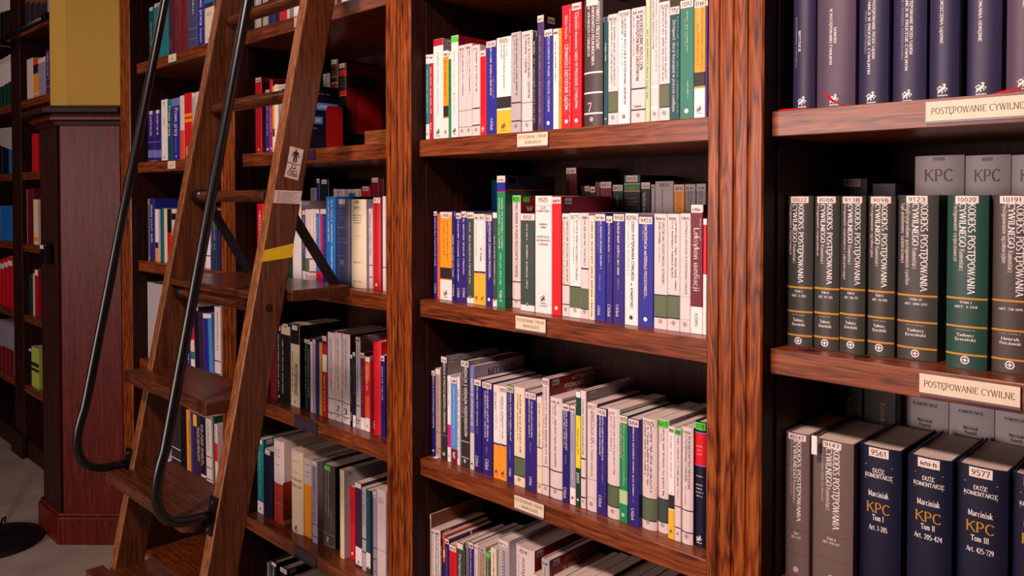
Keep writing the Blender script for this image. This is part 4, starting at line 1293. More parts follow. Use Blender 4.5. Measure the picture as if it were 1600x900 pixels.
def kodeks(x0, x1, top, col, b3, sub, num, tom, art, who, lab, st, cols, x_off=.19, sub2=None):
    s = r.o[2]
    # b3: zoom rows of the three gold rules
    t1 = top + 33 * s / 2.647
    g = b3[0]
    c = cols
    hk = x_off
    tx = [('KODEKS POSTĘPOWANIA', c[0], hk, t1, g - 16 * s / 2.647, 'white', 'sb'),
          ('CYWILNEGO', c[1], hk * .93, t1, t1 + (g - t1) * .465, 'white', 'sb'),
          ('Komentarz', c[1] - .01, hk * .72, t1 + (g - t1) * .49, t1 + (g - t1) * .72, 'pwhite', 's'),
          (sub, c[2], hk * .62, t1, t1 + (g - t1) * (.62 if len(sub) < 27 else .9), 'pwhite', 's')]
    if sub2:
        tx.append((sub2, c[3], hk * .58, t1, t1 + (g - t1) * .66, 'pwhite', 's'))
    k = s / 2.647
    hz = [(tom, g + 20 * k, 9 * k, .3, 'white', 'sb'), (art, g + 38 * k, 9 * k, .56, 'white', 'sb'),
          ('~12', b3[1] + 17 * k, 5 * k, .5, 'lgrey', 'g'), (who[0], b3[1] + 38 * k, 11 * k, .42, 'white', 'sb'), (who[1], b3[1] + 56 * k, 11 * k, .5, 'white', 'sb')]
    r.b(x0, x1, top, col, tx=tx, hz=hz, bd=[(y, y + 8 * k, 'gold') for y in b3], st=st, hard=True, rnd=.006, d=.165, em='w', emc='white', emy=b3[2] + 26 * k, lab=lab, sth=.0105)


TE = ('Tadeusz', 'Ereciński')
kodeks(100, 208, 228, 'R2grey', (598, 697, 794), 'Postępowanie rozpoznawcze', 0, 'TOM I', 'ART. 1-205', TE, 'dark commentary volume one', '10022', cols=(.58, .34, .16), x_off=0.19)
kodeks(215, 318, 228, 'R2grey', (604, 705, 804), 'Postępowanie rozpoznawcze', 0, 'TOM II', 'ART. 367-505', TE, 'dark commentary volume two', '9086', cols=(.66, .39, .18), x_off=0.19)
kodeks(322, 425, 228, 'R2grey', (607, 710, 812), 'Postępowanie rozpoznawcze i zabezpieczające', 0, 'TOM IV', 'ART. 506-757', TE, 'dark commentary volume four', '9138', cols=(.74, .45, .23), x_off=0.19)
kodeks(436, 548, 228, 'R2grey', (616, 722, 824), 'Postępowanie egzekucyjne', 0, 'TOM V', 'ART. 758-1095', TE, 'dark commentary volume five', '9096', cols=(.66, .41, .2), x_off=0.19)
r.seg(1380, 220, 2.143)
kodeks(45, 182, 182, 'R2grey', (510, 597, 683), 'Międzynarodowe postępowanie cywilne', 0, 'TOM VI', 'ART. 1096-1217', TE, 'dark commentary volume six', '9123', cols=(.69, .48, .29, .16), x_off=0.16, sub2='Sąd polubowny (arbitrażowy)')
kodeks(212, 350, 182, 'R2green', (520, 613, 705), 'Postępowanie rozpoznawcze', 0, 'TOM I', 'ART. 1-124', TE, 'deep green commentary volume one', '10020', cols=(.63, .41, .24), x_off=0.17)
kodeks(360, 505, 182, 'R2brown', (528, 626, 722), 'Postępowanie egzekucyjne', 0, '', 'ART. 758-1095', ('Henryk', 'Pietrzkowski'), 'brown-grey commentary by another author', '10191', cols=(.70, .50, .34), x_off=0.165)
# back row
r = Row(ZS[3], 'row behind commentaries', AR, 'books in back rows', x_min=RX[0], f=1.462, dmax=.15).seg(1190, 220, 2.647)
r.b(262, 309, 157, 'dgreen', base=RZ, bd=[(157, 230, 'green')])
r.b(311, 440, 157, 'black', base=RZ, hard=True, bd=[(190, 194, 'dteal')], st='7021', cov='black')
r.b(455, 556, 178, 'plum', base=RZ, hz=[('~5', 186, 8, .35, 'lav')])
r.seg(1380, 220, 2.143)
for x0, x1, tp, n_ in ((105, 270, 52, '9998'), (274, 426, 50, '8881'), (429, 580, 48, '8882')):
    r.b(x0, x1, tp, 'lgrey', base=RZ, hard=True, rnd=.004, hz=[(n_, 64, 12, .24, 'ink', 'g'), ('KPC', 117, 38, .58, 'ink', 's')], bd=[(166, 168, 'lgrey')], tx=[('*', .88, .1, 168, 172, 'red')], lab='pale grey volume lettered KPC')

r = Row(ZS[2], 'thick KPC shelf', AR, 'thick code commentaries with page tops in view', x_min=RX[0], f=1.272, dmax=.172).seg(1190, 560, 2.647)
for x0, x1, tp, lab, tom, art, st, b3 in ((66, 195, 293, 'taupe commentary volume one', 'TOM I', 'ART. 1-477', '40147', (682, 778, 872)), (208, 378, 325, 'taupe commentary volume two with white slip', 'TOM II', 'ART. 478-1217', '9147', (706, 805, 900))):
    w_ = .15
    r.b(x0, x1, tp, 'R3grey', hard=True, rnd=.004, d=.17, st=st, lab=lab, sth=.0105,
        tx=[('KODEKS POSTĘPOWANIA', .61, .15, tp + 30, tp + 355, 'white', 'sb'), ('CYWILNEGO', .43, .14, tp + 30, tp + 185, 'white', 'sb'), ('Komentarz', .42, .11, tp + 192, tp + 285, 'pwhite', 's'), ('redakcja naukowa Małgorzata Manowska', .28, .07, tp + 32, tp + 255, 'lgrey', 's')],
        bd=[(b, b + 4, 'brown') for b in b3], hz=[(tom, b3[0] + 18, 9, .22, 'white', 'sb'), (art, b3[0] + 34, 9, .42, 'white', 'sb')], em='w', emc='white')
r.seg(1190, 560, 2.647)
r.b(397, 575, 352, 'navy', hard=True, rnd=.006, d=.17, lab='thick navy KPC volume Tom I', st='9561', sth=.014,
    bd=[], hz=[('-', 425, 14, .8, 'lgrey', 'g'), ('-', 482, 14, .8, 'lgrey', 'g'), ('DUŻE', 447, 17, .27, V, 'sb'), ('KOMENTARZE', 468, 16, .63, V, 'sb'), ('Marciniak', 541, 22, .46, V, 'sb'), ('KPC', 598, 40, .54, 'gold', 's'), ('Tom I', 638, 22, .26, V, 'sb'), ('Art. 1-205', 680, 20, .42, V, 'sb')])
r.seg(1390, 580, 2.814)
r.b(75, 272, 362, 'navy', hard=True, rnd=.006, d=.17, lab='thick navy KPC volume Tom II', st='*', sth=.014,
    hz=[('-', 430, 14, .8, 'lgrey', 'g'), ('-', 492, 14, .8, 'lgrey', 'g'), ('DUŻE', 452, 18, .27, V, 'sb'), ('KOMENTARZE', 478, 17, .68, V, 'sb'), ('Marciniak', 556, 24, .5, V, 'sb'), ('KPC', 618, 42, .58, 'gold', 's'), ('Tom II', 662, 23, .31, V, 'sb'), ('Art. 205-424', 704, 21, .62, V, 'sb')])
r.b(287, 520, 400, 'navy', hard=True, rnd=.006, d=.17, lab='thick navy KPC volume Tom III', st='9577', sth=.014,
    hz=[('-', 468, 14, .8, 'lgrey', 'g'), ('-', 530, 14, .8, 'lgrey', 'g'), ('DUŻE', 490, 18, .26, V, 'sb'), ('KOMENTARZE', 516, 17, .64, V, 'sb'), ('Marciniak', 602, 24, .46, V, 'sb'), ('KPC', 660, 44, .54, 'gold', 's'), ('Tom III', 710, 24, .34, V, 'sb'), ('Art. 425-729', 760, 22, .52, V, 'sb')])
r.b(532, 765, 445, 'navy', hard=True, rnd=.006, d=.17, lab='thick navy KPC volume after Tom III', st='*', sth=.014,
    hz=[('-', 523, 14, .8, 'lgrey', 'g'), ('-', 584, 14, .8, 'lgrey', 'g'), ('DUŻE', 545, 18, .26, V, 'sb'), ('KOMENTARZE', 570, 17, .64, V, 'sb'), ('Marciniak', 656, 24, .46, V, 'sb'), ('KPC', 720, 44, .54, 'gold', 's'), ('Art.', 820, 22, .2, V, 'sb')])
r = Row(ZS[2], 'row behind thick KPC', AR, 'books in back rows', x_min=RX[0], f=1.462, dmax=.15).seg(1190, 560, 2.647)
r.b(200, 262, 0, 'black', base=RZ, H=.232, hard=True)
r.b(264, 420, 0, 'black', base=RZ, H=.236, hard=True, tx=[('Kodeks', .55, .14, 148, 235, 'gold', 's'), ('Komentarz', .36, .09, 145, 235, 'brown', 's')], lab='black volume with gold Kodeks lettering')
r.b(422, 560, 0, 'black', base=RZ, H=.236, hard=True, tx=[('Kodeks', .6, .14, 172, 260, 'gold', 's'), ('Komentarz', .42, .09, 170, 250, 'brown', 's')], lab='black volume with gold Kodeks lettering')
r.seg(1390, 580, 2.814)
for x0, x1, y in ((62, 258, 130), (262, 460, 165), (464, 662, 200)):
    r.b(x0, x1, 0, 'lgrey', base=RZ, H=.236, hard=True, rnd=.004, hz=[('KOMENTARZE', y, 13, .55, 'ink', 'sb'), ('Marciniak', y + 68, 15, .33, 'ink', 'sb'), ('Piasecki', y + 88, 15, .27, 'ink', 'sb'), ('KPC', y + 138, 26, .4, 'dred', 's')], bd=[(y + 12, y + 13, 'grey')], lab='pale grey volume by two authors')

# ------------------------------------------------------------------ left bay (behind the ladder)
LX = (-2.394, -1.613)
AL = 'post behind ladder'
G_L = 'books in the bay behind the ladder'
r = Row(ZS[5], 'shelf above red bookends', AL, G_L, x_min=LX[0], x_max=LX[1]).seg(370, 0, 6.4)
for x0, x1, c in ((150, 190, 'grey'), (192, 242, 'pwhite'), (243, 256, 'dgrey'), (257, 312, 'pgreen'), (316, 372, 'indigo'), (374, 428, 'navy'), (430, 500, 'red'), (501, 522, 'pwhite'), (524, 566, 'grey'), (568, 614, 'white'), (615, 660, 'yellow')):
    r.b(x0, x1, 0, c, H=RB.uniform(.2, .225), bd=[(max(0, 330 - x0 * .23) + 0, max(0, 340 - x0 * .23), 'ink')] if c == 'pwhite' else ())
for x0, x1, c in ((1000, 1042, 'violet'), (1044, 1095, 'pwhite'), (1097, 1150, 'pwhite'), (1152, 1210, 'navy'), (1212, 1290, 'cream'), (1292, 1370, 'red'), (1372, 1450, 'pwhite')):
    r.b(x0, x1, 0, c, H=RB.uniform(.2, .225))
r = Row(ZS[4], 'red bookend shelf', AL, G_L, x_min=LX[0], x_max=LX[1]).seg(380, 90, 5.296)
r.b(97, 150, 170, 'red', cov='dred', hard=True, d=.165, st='*', em='d', emc='white', cs=True)
r.b(183, 216, 268, 'blue', tx=[('~22', .5, .3, 350, 655, V)], st='*', em='d', emc='white')
r.b(217, 240, 185, 'crimson', cov='dred', tx=[('~22', .5, .3, 420, 620, 'pwhite')], em='d', emc='white', hard=True, d=.165)
r.b(241, 256, 240, 'orange', bd=[(590, 655, 'ink'), (655, 790, V)])
r.b(257, 283, 226, 'white', tx=[('~12', .5, .4, 245, 360, 'grey')], st='')
r.b(285, 318, 226, 'lgrey', st='*', tx=[('~16', .5, .3, 300, 500, 'dgrey')])
r.b(320, 352, 220, 'navy', st='*')
r.b(354, 400, 240, 'dgrey')
r.b(402, 450, 250, 'blue')
r.b(455, 487, 226, 'navy', cov='navy', hard=True, d=.13, f=1.27,
    ct=[('#', .03, .125, .05, .022, 'sky'), ('PRAWNE', .035, .115, .056, .009, 'white', 'gb'), ('~9', .02, .10, .018, .007, 'lav'), ('#', .0, .07, .092, .022, 'sky'), ('CZŁON', .012, .062, .098, .01, 'white', 'gb'), ('~8', .015, .05, .124, .006, 'lav')], lab='navy book with sky blue panels')
BE1 = r.prev + .0008
r = Row(ZS[4], 'riser behind bookends', AL, 'books in back rows', x_min=LX[0], x_max=LX[1], f=1.462, dmax=.15).seg(380, 90, 5.296)
r.b(660, 690, 138, 'grey', base=RZ, st='*', stc='lgrey')
r.b(691, 715, 132, 'lgrey', base=RZ, st='*', stc='lgrey')
r.b(718, 778, 22, 'black', base=RZ, hard=True, rnd=.004, bd=[(22, 85, 'dred'), (163, 168, 'gold'), (210, 222, 'gold'), (222, 300, 'dred')], hz=[('~4', 125, 8, .4, 'gold'), ('~6', 148, 8, .5, 'gold')], st='*', lab='taller red-black volume with gold rules')
r.b(783, 845, 52, 'black', base=RZ, hard=True, rnd=.004, cov='dred', bd=[(52, 116, 'dred'), (118, 122, 'gold'), (124, 158, 'red'), (280, 318, 'red'), (318, 323, 'gold')], hz=[('~4', 188, 8, .4, 'gold'), ('~6', 215, 8, .5, 'gold'), ('~6', 240, 8, .5, 'gold')], st='*', d=.15,
    ct=[('#', .02, .13, .025, .0012, 'rust'), ('#', .022, .12, .042, .036, 'black'), ('~9', .03, .08, .053, .008, 'grey'), ('#', .02, .13, .090, .0012, 'rust')], lab='red-black volume with black panel')
BE2 = r.prev + .0008

r = Row(ZS[3], 'platform-level shelf', AL, G_L, x_min=LX[0], x_max=LX[1]).seg(360, 270, 3.333)
r.b(138, 172, 160, 'red', tx=[('~22', .5, .34, 200, 480, V, 'gb')], d=.16)
for x0, x1, c, t in ((174, 205, 'pwhite', 170), (206, 240, 'navy', 180), (241, 275, 'pwhite', 175), (277, 310, 'dgreen', 180)):
    r.b(x0, x1, t, c)
r.b(322, 366, 145, 'white', cov='grey', d=.165, hard=True, st='', ct=[('EGZEKUCJA SĄDOWA', .005, .16, .022, .011, 'crimson', 's'), ('#', .002, .028, .004, .009, 'lgrey')], lab='white book with grey Egzekucja sądowa cover')
r.b(374, 388, 195, 'slate', bd=[(440, 510, 'ggrey'), (510, 560, V)], tx=[('~18', .5, .3, 230, 420, V)], st='')
r.b(389, 408, 190, 'pwhite', bd=[(444, 515, 'olive')], tx=[('~22', .5, .3, 230, 420, 'grey')], st='', em='w')
r.b(409, 424, 190, 'pwhite', bd=[(444, 450, 'ink'), (512, 518, 'ink')], tx=[('~22', .5, .3, 230, 420, 'grey')], st='', em='w')
r.b(425, 443, 188, 'pwhite', bd=[(444, 450, 'ink'), (512, 518, 'ink')], tx=[('~22', .5, .3, 230, 420, 'orange')], st='', em='w')
r.b(444, 460, 190, 'bright', bd=[(190, 212, V), (510, 560, 'red')], tx=[('~18', .5, .3, 230, 420, V)])
r.b(461, 467, 188, 'red', bd=[(205, 400, 'lav')])
r.b(468, 477, 188, 'magenta', bd=[(188, 214, V)])
r.b(478, 496, 188, 'violet', bd=[(188, 214, V)], tx=[('~22', .5, .35, 225, 480, 'lav')])
r.b(497, 544, 124, 'bright', tx=[('~30', .68, .2, 140, 520, V, 'gb'), ('~26', .32, .2, 140, 360, V, 'gb')], em='d', emc='white', d=.16, lab='bright blue book with bold white lettering')
r.b(545, 616, 136, 'slate', hz=[('~6', 172, 9, .5, 'lav'), ('~9', 196, 6, .65, 'lav'), ('~9', 212, 6, .6, 'lav'), ('~8', 230, 6, .5, 'lav'), ('~10', 282, 9, .8, 'lav'), ('~9', 340, 7, .65, 'lav'), ('~9', 358, 8, .7, 'lav'), ('~7', 428, 7, .5, 'lav'), ('IX', 460, 22, .3, 'lgrey', 's'), ('~6', 478, 5, .4, 'lav')], st='12', hard=True, rnd=.006, d=.17, lab='thick slate blue system volume nine')
r.b(620, 698, 138, 'cream', cov='lav', hz=[('SIS', 152, 14, .26, 'ink', 'gb'), ('KPC', 182, 15, .36, 'ink', 's'), ('~9', 220, 6, .6, 'dgrey'), ('~9', 233, 6, .6, 'dgrey'), ('~9', 246, 6, .6, 'dgrey'), ('~8', 259, 6, .5, 'dgrey'), ('~9', 327, 4, .6, 'grey'), ('~8', 462, 7, .5, 'ink'), ('~8', 560, 6, .5, 'ink')], bd=[], hard=True, rnd=.006, d=.17, lab='thick cream volume lettered KPC')
r.b(720, 738, 186, 'pwhite', tx=[('~24', .5, .34, 205, 430, 'dgrey')], bd=[(478, 482, 'ink'), (540, 544, 'ink')], st='')
r.b(740, 778, 128, 'red', st='97', stc='white', cov='dred', d=.165, hard=True, rnd=.003, em='d', emc='white')
r.b(791, 806, 122, 'white', bd=[(490, 494, 'ink')])
r = Row(ZS[3], 'riser behind platform-level shelf', AL, 'books in back rows', x_min=LX[0], x_max=LX[1], f=1.462, dmax=.15).seg(360, 270, 3.333)
r.b(416, 447, 78, 'grey', base=RZ, tx=[('~8', .5, .3, 90, 130, 'ink')])
r.b(448, 464, 30, 'violet', base=RZ, st='*')
r.b(466, 512, 35, 'black', base=RZ, st='*', hard=True)
for x0, x1, c, t in ((536, 552, 'pwhite', 84), (553, 572, 'lgrey', 85), (573, 592, 'pwhite', 86), (593, 613, 'lgrey', 86), (614, 648, 'pwhite', 86), (649, 664, 'white', 84), (665, 679, 'cream', 84)):
    r.b(x0, x1, t, c, base=RZ, bd=[(105, 200, 'bright')] if x0 == 614 else (), tx=[('~10', .5, .35, 96, 135, 'dgrey')])
r.b(681, 728, 70, 'red', base=RZ, st='*', cov='dred', hard=True)
r.b(733, 772, 25, 'dred', base=RZ, st='*', hard=True, bd=[(45, 48, 'gold')])
r.b(775, 800, 30, 'maroon', base=RZ)

r = Row(ZS[2], 'shelf under platform', AL, G_L, x_min=LX[0], x_max=LX[1]).seg(370, 460, 3.752)
r.b(195, 232, 190, 'dred')
r.b(233, 257, 182, 'black', tx=[('~30', .5, .34, 230, 560, V, 'gb')], st='', em='d', emc='white')
r.b(259, 312, 165, 'black', tx=[('~34', .2, .16, 260, 580, V)], bd=[(180, 230, 'cream')], st='*', hard=True)
r.b(314, 366, 175, 'cream', cov='black', bd=[(175, 285, 'black')], tx=[('POSTĘPOWANIE', .6, .3, 400, 580, 'ink', 'gb'), ('~24', .25, .2, 330, 570, 'dgrey')], em='w', hard=True, d=.165, st='', lab='cream book with black head titled Postępowanie')
r.b(396, 411, 258, 'dgreen', st='', tx=[('~14', .5, .3, 300, 560, 'pgreen')])
r.b(412, 429, 262, 'black', st='*', tx=[('~14', .5, .3, 320, 600, 'pwhite')])
r.b(430, 443, 275, 'pwhite', st='')
r.b(444, 460, 262, 'lav', st='*', tx=[('~14', .5, .3, 400, 600, 'pwhite')])
r.b(461, 481, 275, 'indigo')
r.b(482, 499, 280, 'mustard')
r.b(501, 526, 240, 'crimson', bd=[(240, 290, 'plum'), (350, 450, V)], tx=[('~14', .5, .3, 470, 680, V)], st='*', lab='crimson book with white panel')
for x0, x1, tp, n_ in ((528, 570, 218, ''), (571, 610, 220, '2'), (613, 659, 228, '3')):
    d_ = (tp - 218) + (x0 - 528) * .22
    r.b(x0, x1, tp, 'pwhite', cov='dred', tx=[('~36', .6, .2, tp + 30, tp + 330, 'dgrey'), ('~30', .3, .18, tp + 30, tp + 300, 'grey')], bd=[(601 + d_, 605 + d_, 'ink'), (682 + d_, 686 + d_, 'ink')], hz=[(n_, 650 + d_, 30, .4, 'ink', 'gb')] if n_ else (), em='w', hard=True, d=.165, rnd=.003, st='', stc='pwhite', lab='pale volume marked ' + n_ if n_ else 'pale unnumbered volume')
r.b(661, 677, 348, 'navy', tx=[('~20', .5, .3, 420, 650, 'lav'), ('~4', .5, .5, 690, 740, V)], st='')
r.b(678, 694, 335, 'black', bd=[(705, 800, V)], tx=[('~20', .5, .3, 400, 600, 'lav')], st='*', em='d')
r.b(696, 722, 248, 'lgrey', cov='grey', tx=[('~30', .5, .24, 300, 600, 'dgrey')], bd=[(645, 650, 'ink'), (730, 735, 'ink')], st='*', em='w', hard=True, d=.165, cs=True)
r.b(724, 748, 338, 'maroon', bd=[(718, 800, V)], tx=[('~20', .5, .24, 420, 640, 'lav')], st='*')
r.b(750, 777, 362, 'rorange', bd=[(362, 390, V), (500, 590, 'red'), (720, 810, V)], tx=[('~16', .5, .3, 410, 560, V)], em='w', lab='orange-red book with white foot')
r.b(779, 791, 360, 'maroon', st='*')
r.b(793, 840, 272, 'red', cov='red', hard=True, rnd=.004, d=.16, tx=[('~4', .2, .25, 740, 790, V)], lab='thick glossy red binder-like book')
r.b(842, 866, 355, 'indigo', tx=[('~20', .5, .3, 420, 620, V)], st='*')

r = Row(ZS[1], 'thick volumes shelf', AL, G_L, x_min=LX[0], x_max=LX[1]).seg(370, 640, 3.462)
r.b(105, 141, 150, 'teal', bd=[(485, 560, V)], tx=[('~24', .5, .2, 220, 470, 'pgreen')], st='', em='d', emc='red', cov='dteal', d=.165, hard=True, cs=True)
r.b(143, 190, 208, 'navy', st='*', cs=True)
r.b(193, 248, 158, 'pwhite', cov='pwhite', bd=[(385, 620, 'rust')], hz=[('~9', 205, 5, .6, 'dgrey'), ('~9', 222, 5, .6, 'dgrey'), ('~9', 240, 5, .6, 'dgrey'), ('~5', 285, 5, .4, 'dgrey'), ('~8', 490, 5, .7, 'pwhite')], hard=True, rnd=.005, d=.165, st='', ct=[('#', .0, .17, .125, .12, 'rust')], lab='thick white and red volume')
r.b(287, 350, 212, 'cream', cov='cream', hz=[('~8', 265, 6, .5, 'grey'), ('~6', 325, 6, .4, 'dgrey'), ('~9', 360, 22, .85, 'beige'), ('~9', 395, 22, .85, 'beige'), ('~6', 632, 5, .4, 'ink')], em='b', hard=True, rnd=.006, d=.165, st='', stc='pwhite', lab='thick cream volume with beast emblem')
r.b(364, 402, 260, 'pwhite', bd=[(395, 720, 'orange')], hz=[('~5', 290, 8, .5, 'dgrey'), ('~8', 330, 5, .7, 'dgrey'), ('~8', 350, 5, .7, 'dgrey')], st='', stc='pwhite', d=.16, lab='pale book with orange lower half')
r.b(405, 433, 272, 'lav', cov='grey', tx=[('~30', .5, .34, 290, 600, 'slate')], bd=[(610, 614, 'dgrey'), (675, 679, 'dgrey')], hard=True, d=.165, st='', stc='pwhite')
r.b(456, 522, 288, 'bgrey', cov='black', tx=[('~30', .62, .12, 320, 560, 'lgrey'), ('~30', .4, .12, 320, 540, 'lgrey'), ('~20', .8, .1, 520, 610, 'grey')], bd=[(652, 655, 'grey'), (712, 715, 'grey')], hz=[('2', 682, 22, .2, V, 's')], hard=True, rnd=.006, d=.165, st='', stc='neon', em='w', emc='grey', lab='thick brown-grey volume with green sticker')
r.b(556, 578, 322, 'cream', cov='lgrey', tx=[('~12', .5, .2, 340, 420, 'grey')], hard=True, d=.17, st='', cs=True, lab='cream spine with grey-pink cover')
r.b(611, 637, 412, 'red', tx=[('ZAKAZ', .5, .5, 490, 610, 'crimson', 'gb')], em='d', emc='white')
r.b(640, 674, 388, 'plum', bd=[(735, 830, V)], tx=[('~20', .5, .2, 420, 640, 'purple')], em='d', d=.165, st='')
r.b(676, 696, 420, 'lgrey', tx=[('~24', .5, .3, 440, 620, 'dgrey')], bd=[(690, 697, 'ink'), (760, 767, 'ink')])
r.b(698, 720, 432, 'dteal', bd=[(768, 850, V)], tx=[('~16', .5, .3, 470, 560, 'sky')], em='d', emc='rust')
r.b(722, 733, 440, 'black')
r.b(735, 755, 440, 'lav', bd=[(740, 745, 'ink'), (800, 805, 'ink')], st='*', em='w')
r.b(757, 803, 425, 'pwhite', hz=[('~5', 450, 9, .4, 'dgrey'), ('~9', 470, 5, .7, 'dgrey'), ('~9', 482, 5, .7, 'dgrey'), ('~9', 494, 5, .7, 'dgrey')], bd=[(748, 751, 'grey')], st='', stc='pwhite', hard=True, d=.165)

r = Row(ZS[0], 'bottom shelf', AL, G_L, x_min=LX[0], x_max=LX[1], f=1.30).seg(390, 820, 6.957)
r.b(135, 203, 370, 'lav', st='*', hard=True, tx=[('~20', .5, .2, 420, 900, 'dgrey')])
r.b(238, 285, 395, 'navy', bd=[(395, 430, V)], tx=[('~14', .5, .35, 440, 900, V)], cov='navy', hard=True)
r.b(330, 400, 450, 'navy', bd=[(450, 500, V)], st='*', cs=True, hard=True, cov='navy')
r.b(470, 560, 560, 'pwhite', st='*', stc='pwhite', hard=True)
r.b(580, 680, 600, 'dred')
r.b(700, 820, 640, 'navy')

# ------------------------------------------------------------------ bay beside the column
PX = (-3.25, -2.498)
AP = 'column-side post'
G_P = 'labour law books in the bay beside the column'
r = Row(ZS[5], 'teal and maroon shelf', AP, G_P, f=1.258, x_min=PX[0], x_max=PX[1]).seg(200, 0, 3.0)
r.b(97, 121, 38, 'dteal', st='*', tx=[('~16', .5, .25, 110, 220, 'pgreen')], hard=True)
r.b(122, 142, 20, 'teal', st='*', tx=[('~16', .5, .3, 100, 220, 'pgreen')], hard=True)
r.b(143, 157, 12, 'teal', st='*')
r.b(158, 187, 8, 'teal', st='*', hard=True)
r.b(190, 206, 0, 'plum', H=.235, tx=[('~10', .5, .3, 180, 240, 'gold')])
r.b(207, 246, 0, 'maroon', H=.25, hard=True, rnd=.003, tx=[('KOMENTARZ', .5, .24, 90, 200, 'brown', 's'), ('K', .5, .5, 8, 40, 'brown', 's')], em='b', emc='brown')
r.b(247, 281, 0, 'maroon', H=.25, hard=True, rnd=.003, tx=[('KOMENTARZ', .5, .24, 80, 190, 'brown', 's')], em='b', emc='brown')
r.b(284, 322, 0, 'slate', H=.24, tx=[('~8', .6, .24, 10, 75, V, 'gb')], bd=[(140, 142, 'lav'), (188, 190, 'lav')], hard=True)
r.b(323, 357, 0, 'blue', H=.24, tx=[('Prawo pracy', .6, .36, -40, 125, V, 'gb'), ('Komentarz', .55, .24, 140, 205, V, 'g')])
r.b(359, 402, 0, 'cream', H=.235, bd=[(0, 20, 'bright'), (20, 42, 'ink')], hz=[('~8', 65, 5, .6, 'dgrey'), ('~8', 75, 5, .6, 'dgrey'), ('~8', 190, 5, .5, 'dgrey')], lab='cream book with blue and black head')
r.b(404, 440, 0, 'navy', H=.24)
r.b(442, 480, 0, 'lgrey', H=.23)
r = Row(ZS[4], 'Prawo pracy shelf', AP, G_P, f=1.258, x_min=PX[0], x_max=PX[1]).seg(200, 0, 3.0)
r.b(92, 125, 522, 'violet', tx=[('~14', .5, .4, 545, 640, V, 'gb')], bd=[(668, 670, 'lav'), (705, 740, 'peri')], st='')
r.b(126, 153, 517, 'violet', tx=[('~14', .5, .4, 540, 635, V, 'gb')], bd=[(665, 667, 'lav'), (705, 740, 'peri')], st='')
r.b(155, 183, 470, 'white', tx=[('~3', .5, .3, 480, 500, 'ink'), ('~4', .5, .2, 560, 590, 'dgrey')], em='d', emc='grey', hard=True)
r.b(184, 205, 468, 'dteal', tx=[('Prawo pracy', .5, .5, 500, 640, V, 'gb')], bd=[(470, 500, 'teal')])
r.b(206, 242, 462, 'blue', tx=[('Prawo pracy', .55, .42, 510, 640, V, 'gb'), ('~10', .5, .2, 650, 720, 'lav')], bd=[(464, 500, 'peri')], em='d', emc='white')
r.b(243, 262, 450, 'pwhite', bd=[(612, 770, 'rorange')], st='')
r.b(263, 298, 440, 'red', bd=[(535, 550, 'orange'), (560, 575, 'orange')], tx=[('~6', .4, .3, 690, 730, V)], hard=True)
r.b(300, 316, 436, 'lgrey', st='')
r.b(317, 345, 432, 'pwhite')
r.b(347, 380, 440, 'indigo')
r = Row(ZS[3], 'slim books shelf', AP, G_P, f=1.258, x_min=PX[0], x_max=PX[1]).seg(0, 300, 3.0)
r.b(692, 699, 32, 'mustard', bd=[(60, 300, 'olive')])
r.b(700, 724, 30, 'blue', tx=[('~16', .5, .4, 60, 240, V, 'gb')])
for x0, x1, t, c in ((726, 740, 80, 'white'), (741, 750, 82, 'lgrey'), (751, 760, 80, 'dteal'), (761, 768, 74, 'teal'), (769, 781, 78, 'cream')):
    r.b(x0, x1, t, c, bd=[(235, 262, 'ink'), (262, 340, 'orange')] if x0 == 726 else ())
r.b(783, 803, 80, 'black', bd=[(190, 345, 'red')])
r.b(804, 830, 80, 'pwhite', bd=[(100, 130, 'navy')])
for x0, x1, t, c in ((832, 860, 85, 'navy'), (862, 890, 70, 'crimson'), (892, 920, 80, 'pwhite'), (922, 962, 85, 'lgrey'), (964, 984, 90, 'white'), (985, 997, 90, 'violet'), (998, 1013, 85, 'dgreen'), (1014, 1028, 95, 'indigo')):
    r.b(x0, x1, t, c, bd=[(295, 300, 'ink')] if c == 'white' else (), tx=[('~14', .5, .3, 130, 280, 'pwhite')] if c in ('dgreen', 'violet') else ())
r = Row(ZS[3], 'row behind slim books', AP, 'books in back rows', x_min=PX[0], x_max=PX[1], f=1.462, dmax=.14).seg(0, 300, 3.0)
r.b(726, 782, 30, 'indigo', st='*')
r.b(783, 840, 42, 'dteal', st='*')
r = Row(ZS[2], 'punched binder shelf', AP, G_P, f=1.258, x_min=PX[0], x_max=PX[1]).seg(0, 300, 3.0)
r.b(679, 694, 420, 'white', hz=[('*', y, 12, .5, 'ink') for y in (440, 465, 490, 540, 565, 590, 660, 690, 720, 770)], lab='white binder spine with punched holes')
r.b(699, 760, 424, 'lgrey', hard=True)
r.b(762, 850, 520, 'navy')
r.b(872, 888, 610, 'violet', lean=-3, tx=[('~10', .5, .4, 730, 800, V, 'gb')])
r.b(889, 906, 600, 'red', lean=-3, bd=[(690, 745, 'pwhite'), (745, 780, 'teal'), (780, 840, V)])
r.b(907, 930, 535, 'navy', lean=-3, st='')
r.b(931, 950, 560, 'plum', lean=-3, hard=True)
r.b(951, 972, 568, 'blue', lean=-3, bd=[(568, 590, V)])
r.b(973, 988, 570, 'sky', lean=-3, bd=[(570, 590, V)])
r.b(1004, 1031, 535, 'pwhite', tx=[('~26', .6, .2, 560, 740, 'dgrey')], bd=[(785, 790, 'ink'), (845, 850, 'ink')])
r = Row(ZS[1], 'grey box file shelf', AP, G_P, f=1.258, x_min=PX[0], x_max=PX[1]).seg(250, 620, 5.625)
r.b(60, 92, 430, 'white', bd=[(470, 540, 'lgrey')])
r.b(96, 176, -50, 'dgrey', bd=[(425, 432, V), (516, 523, V)], d=.17, lab='dark grey box file')
BE3 = r.prev + .0008
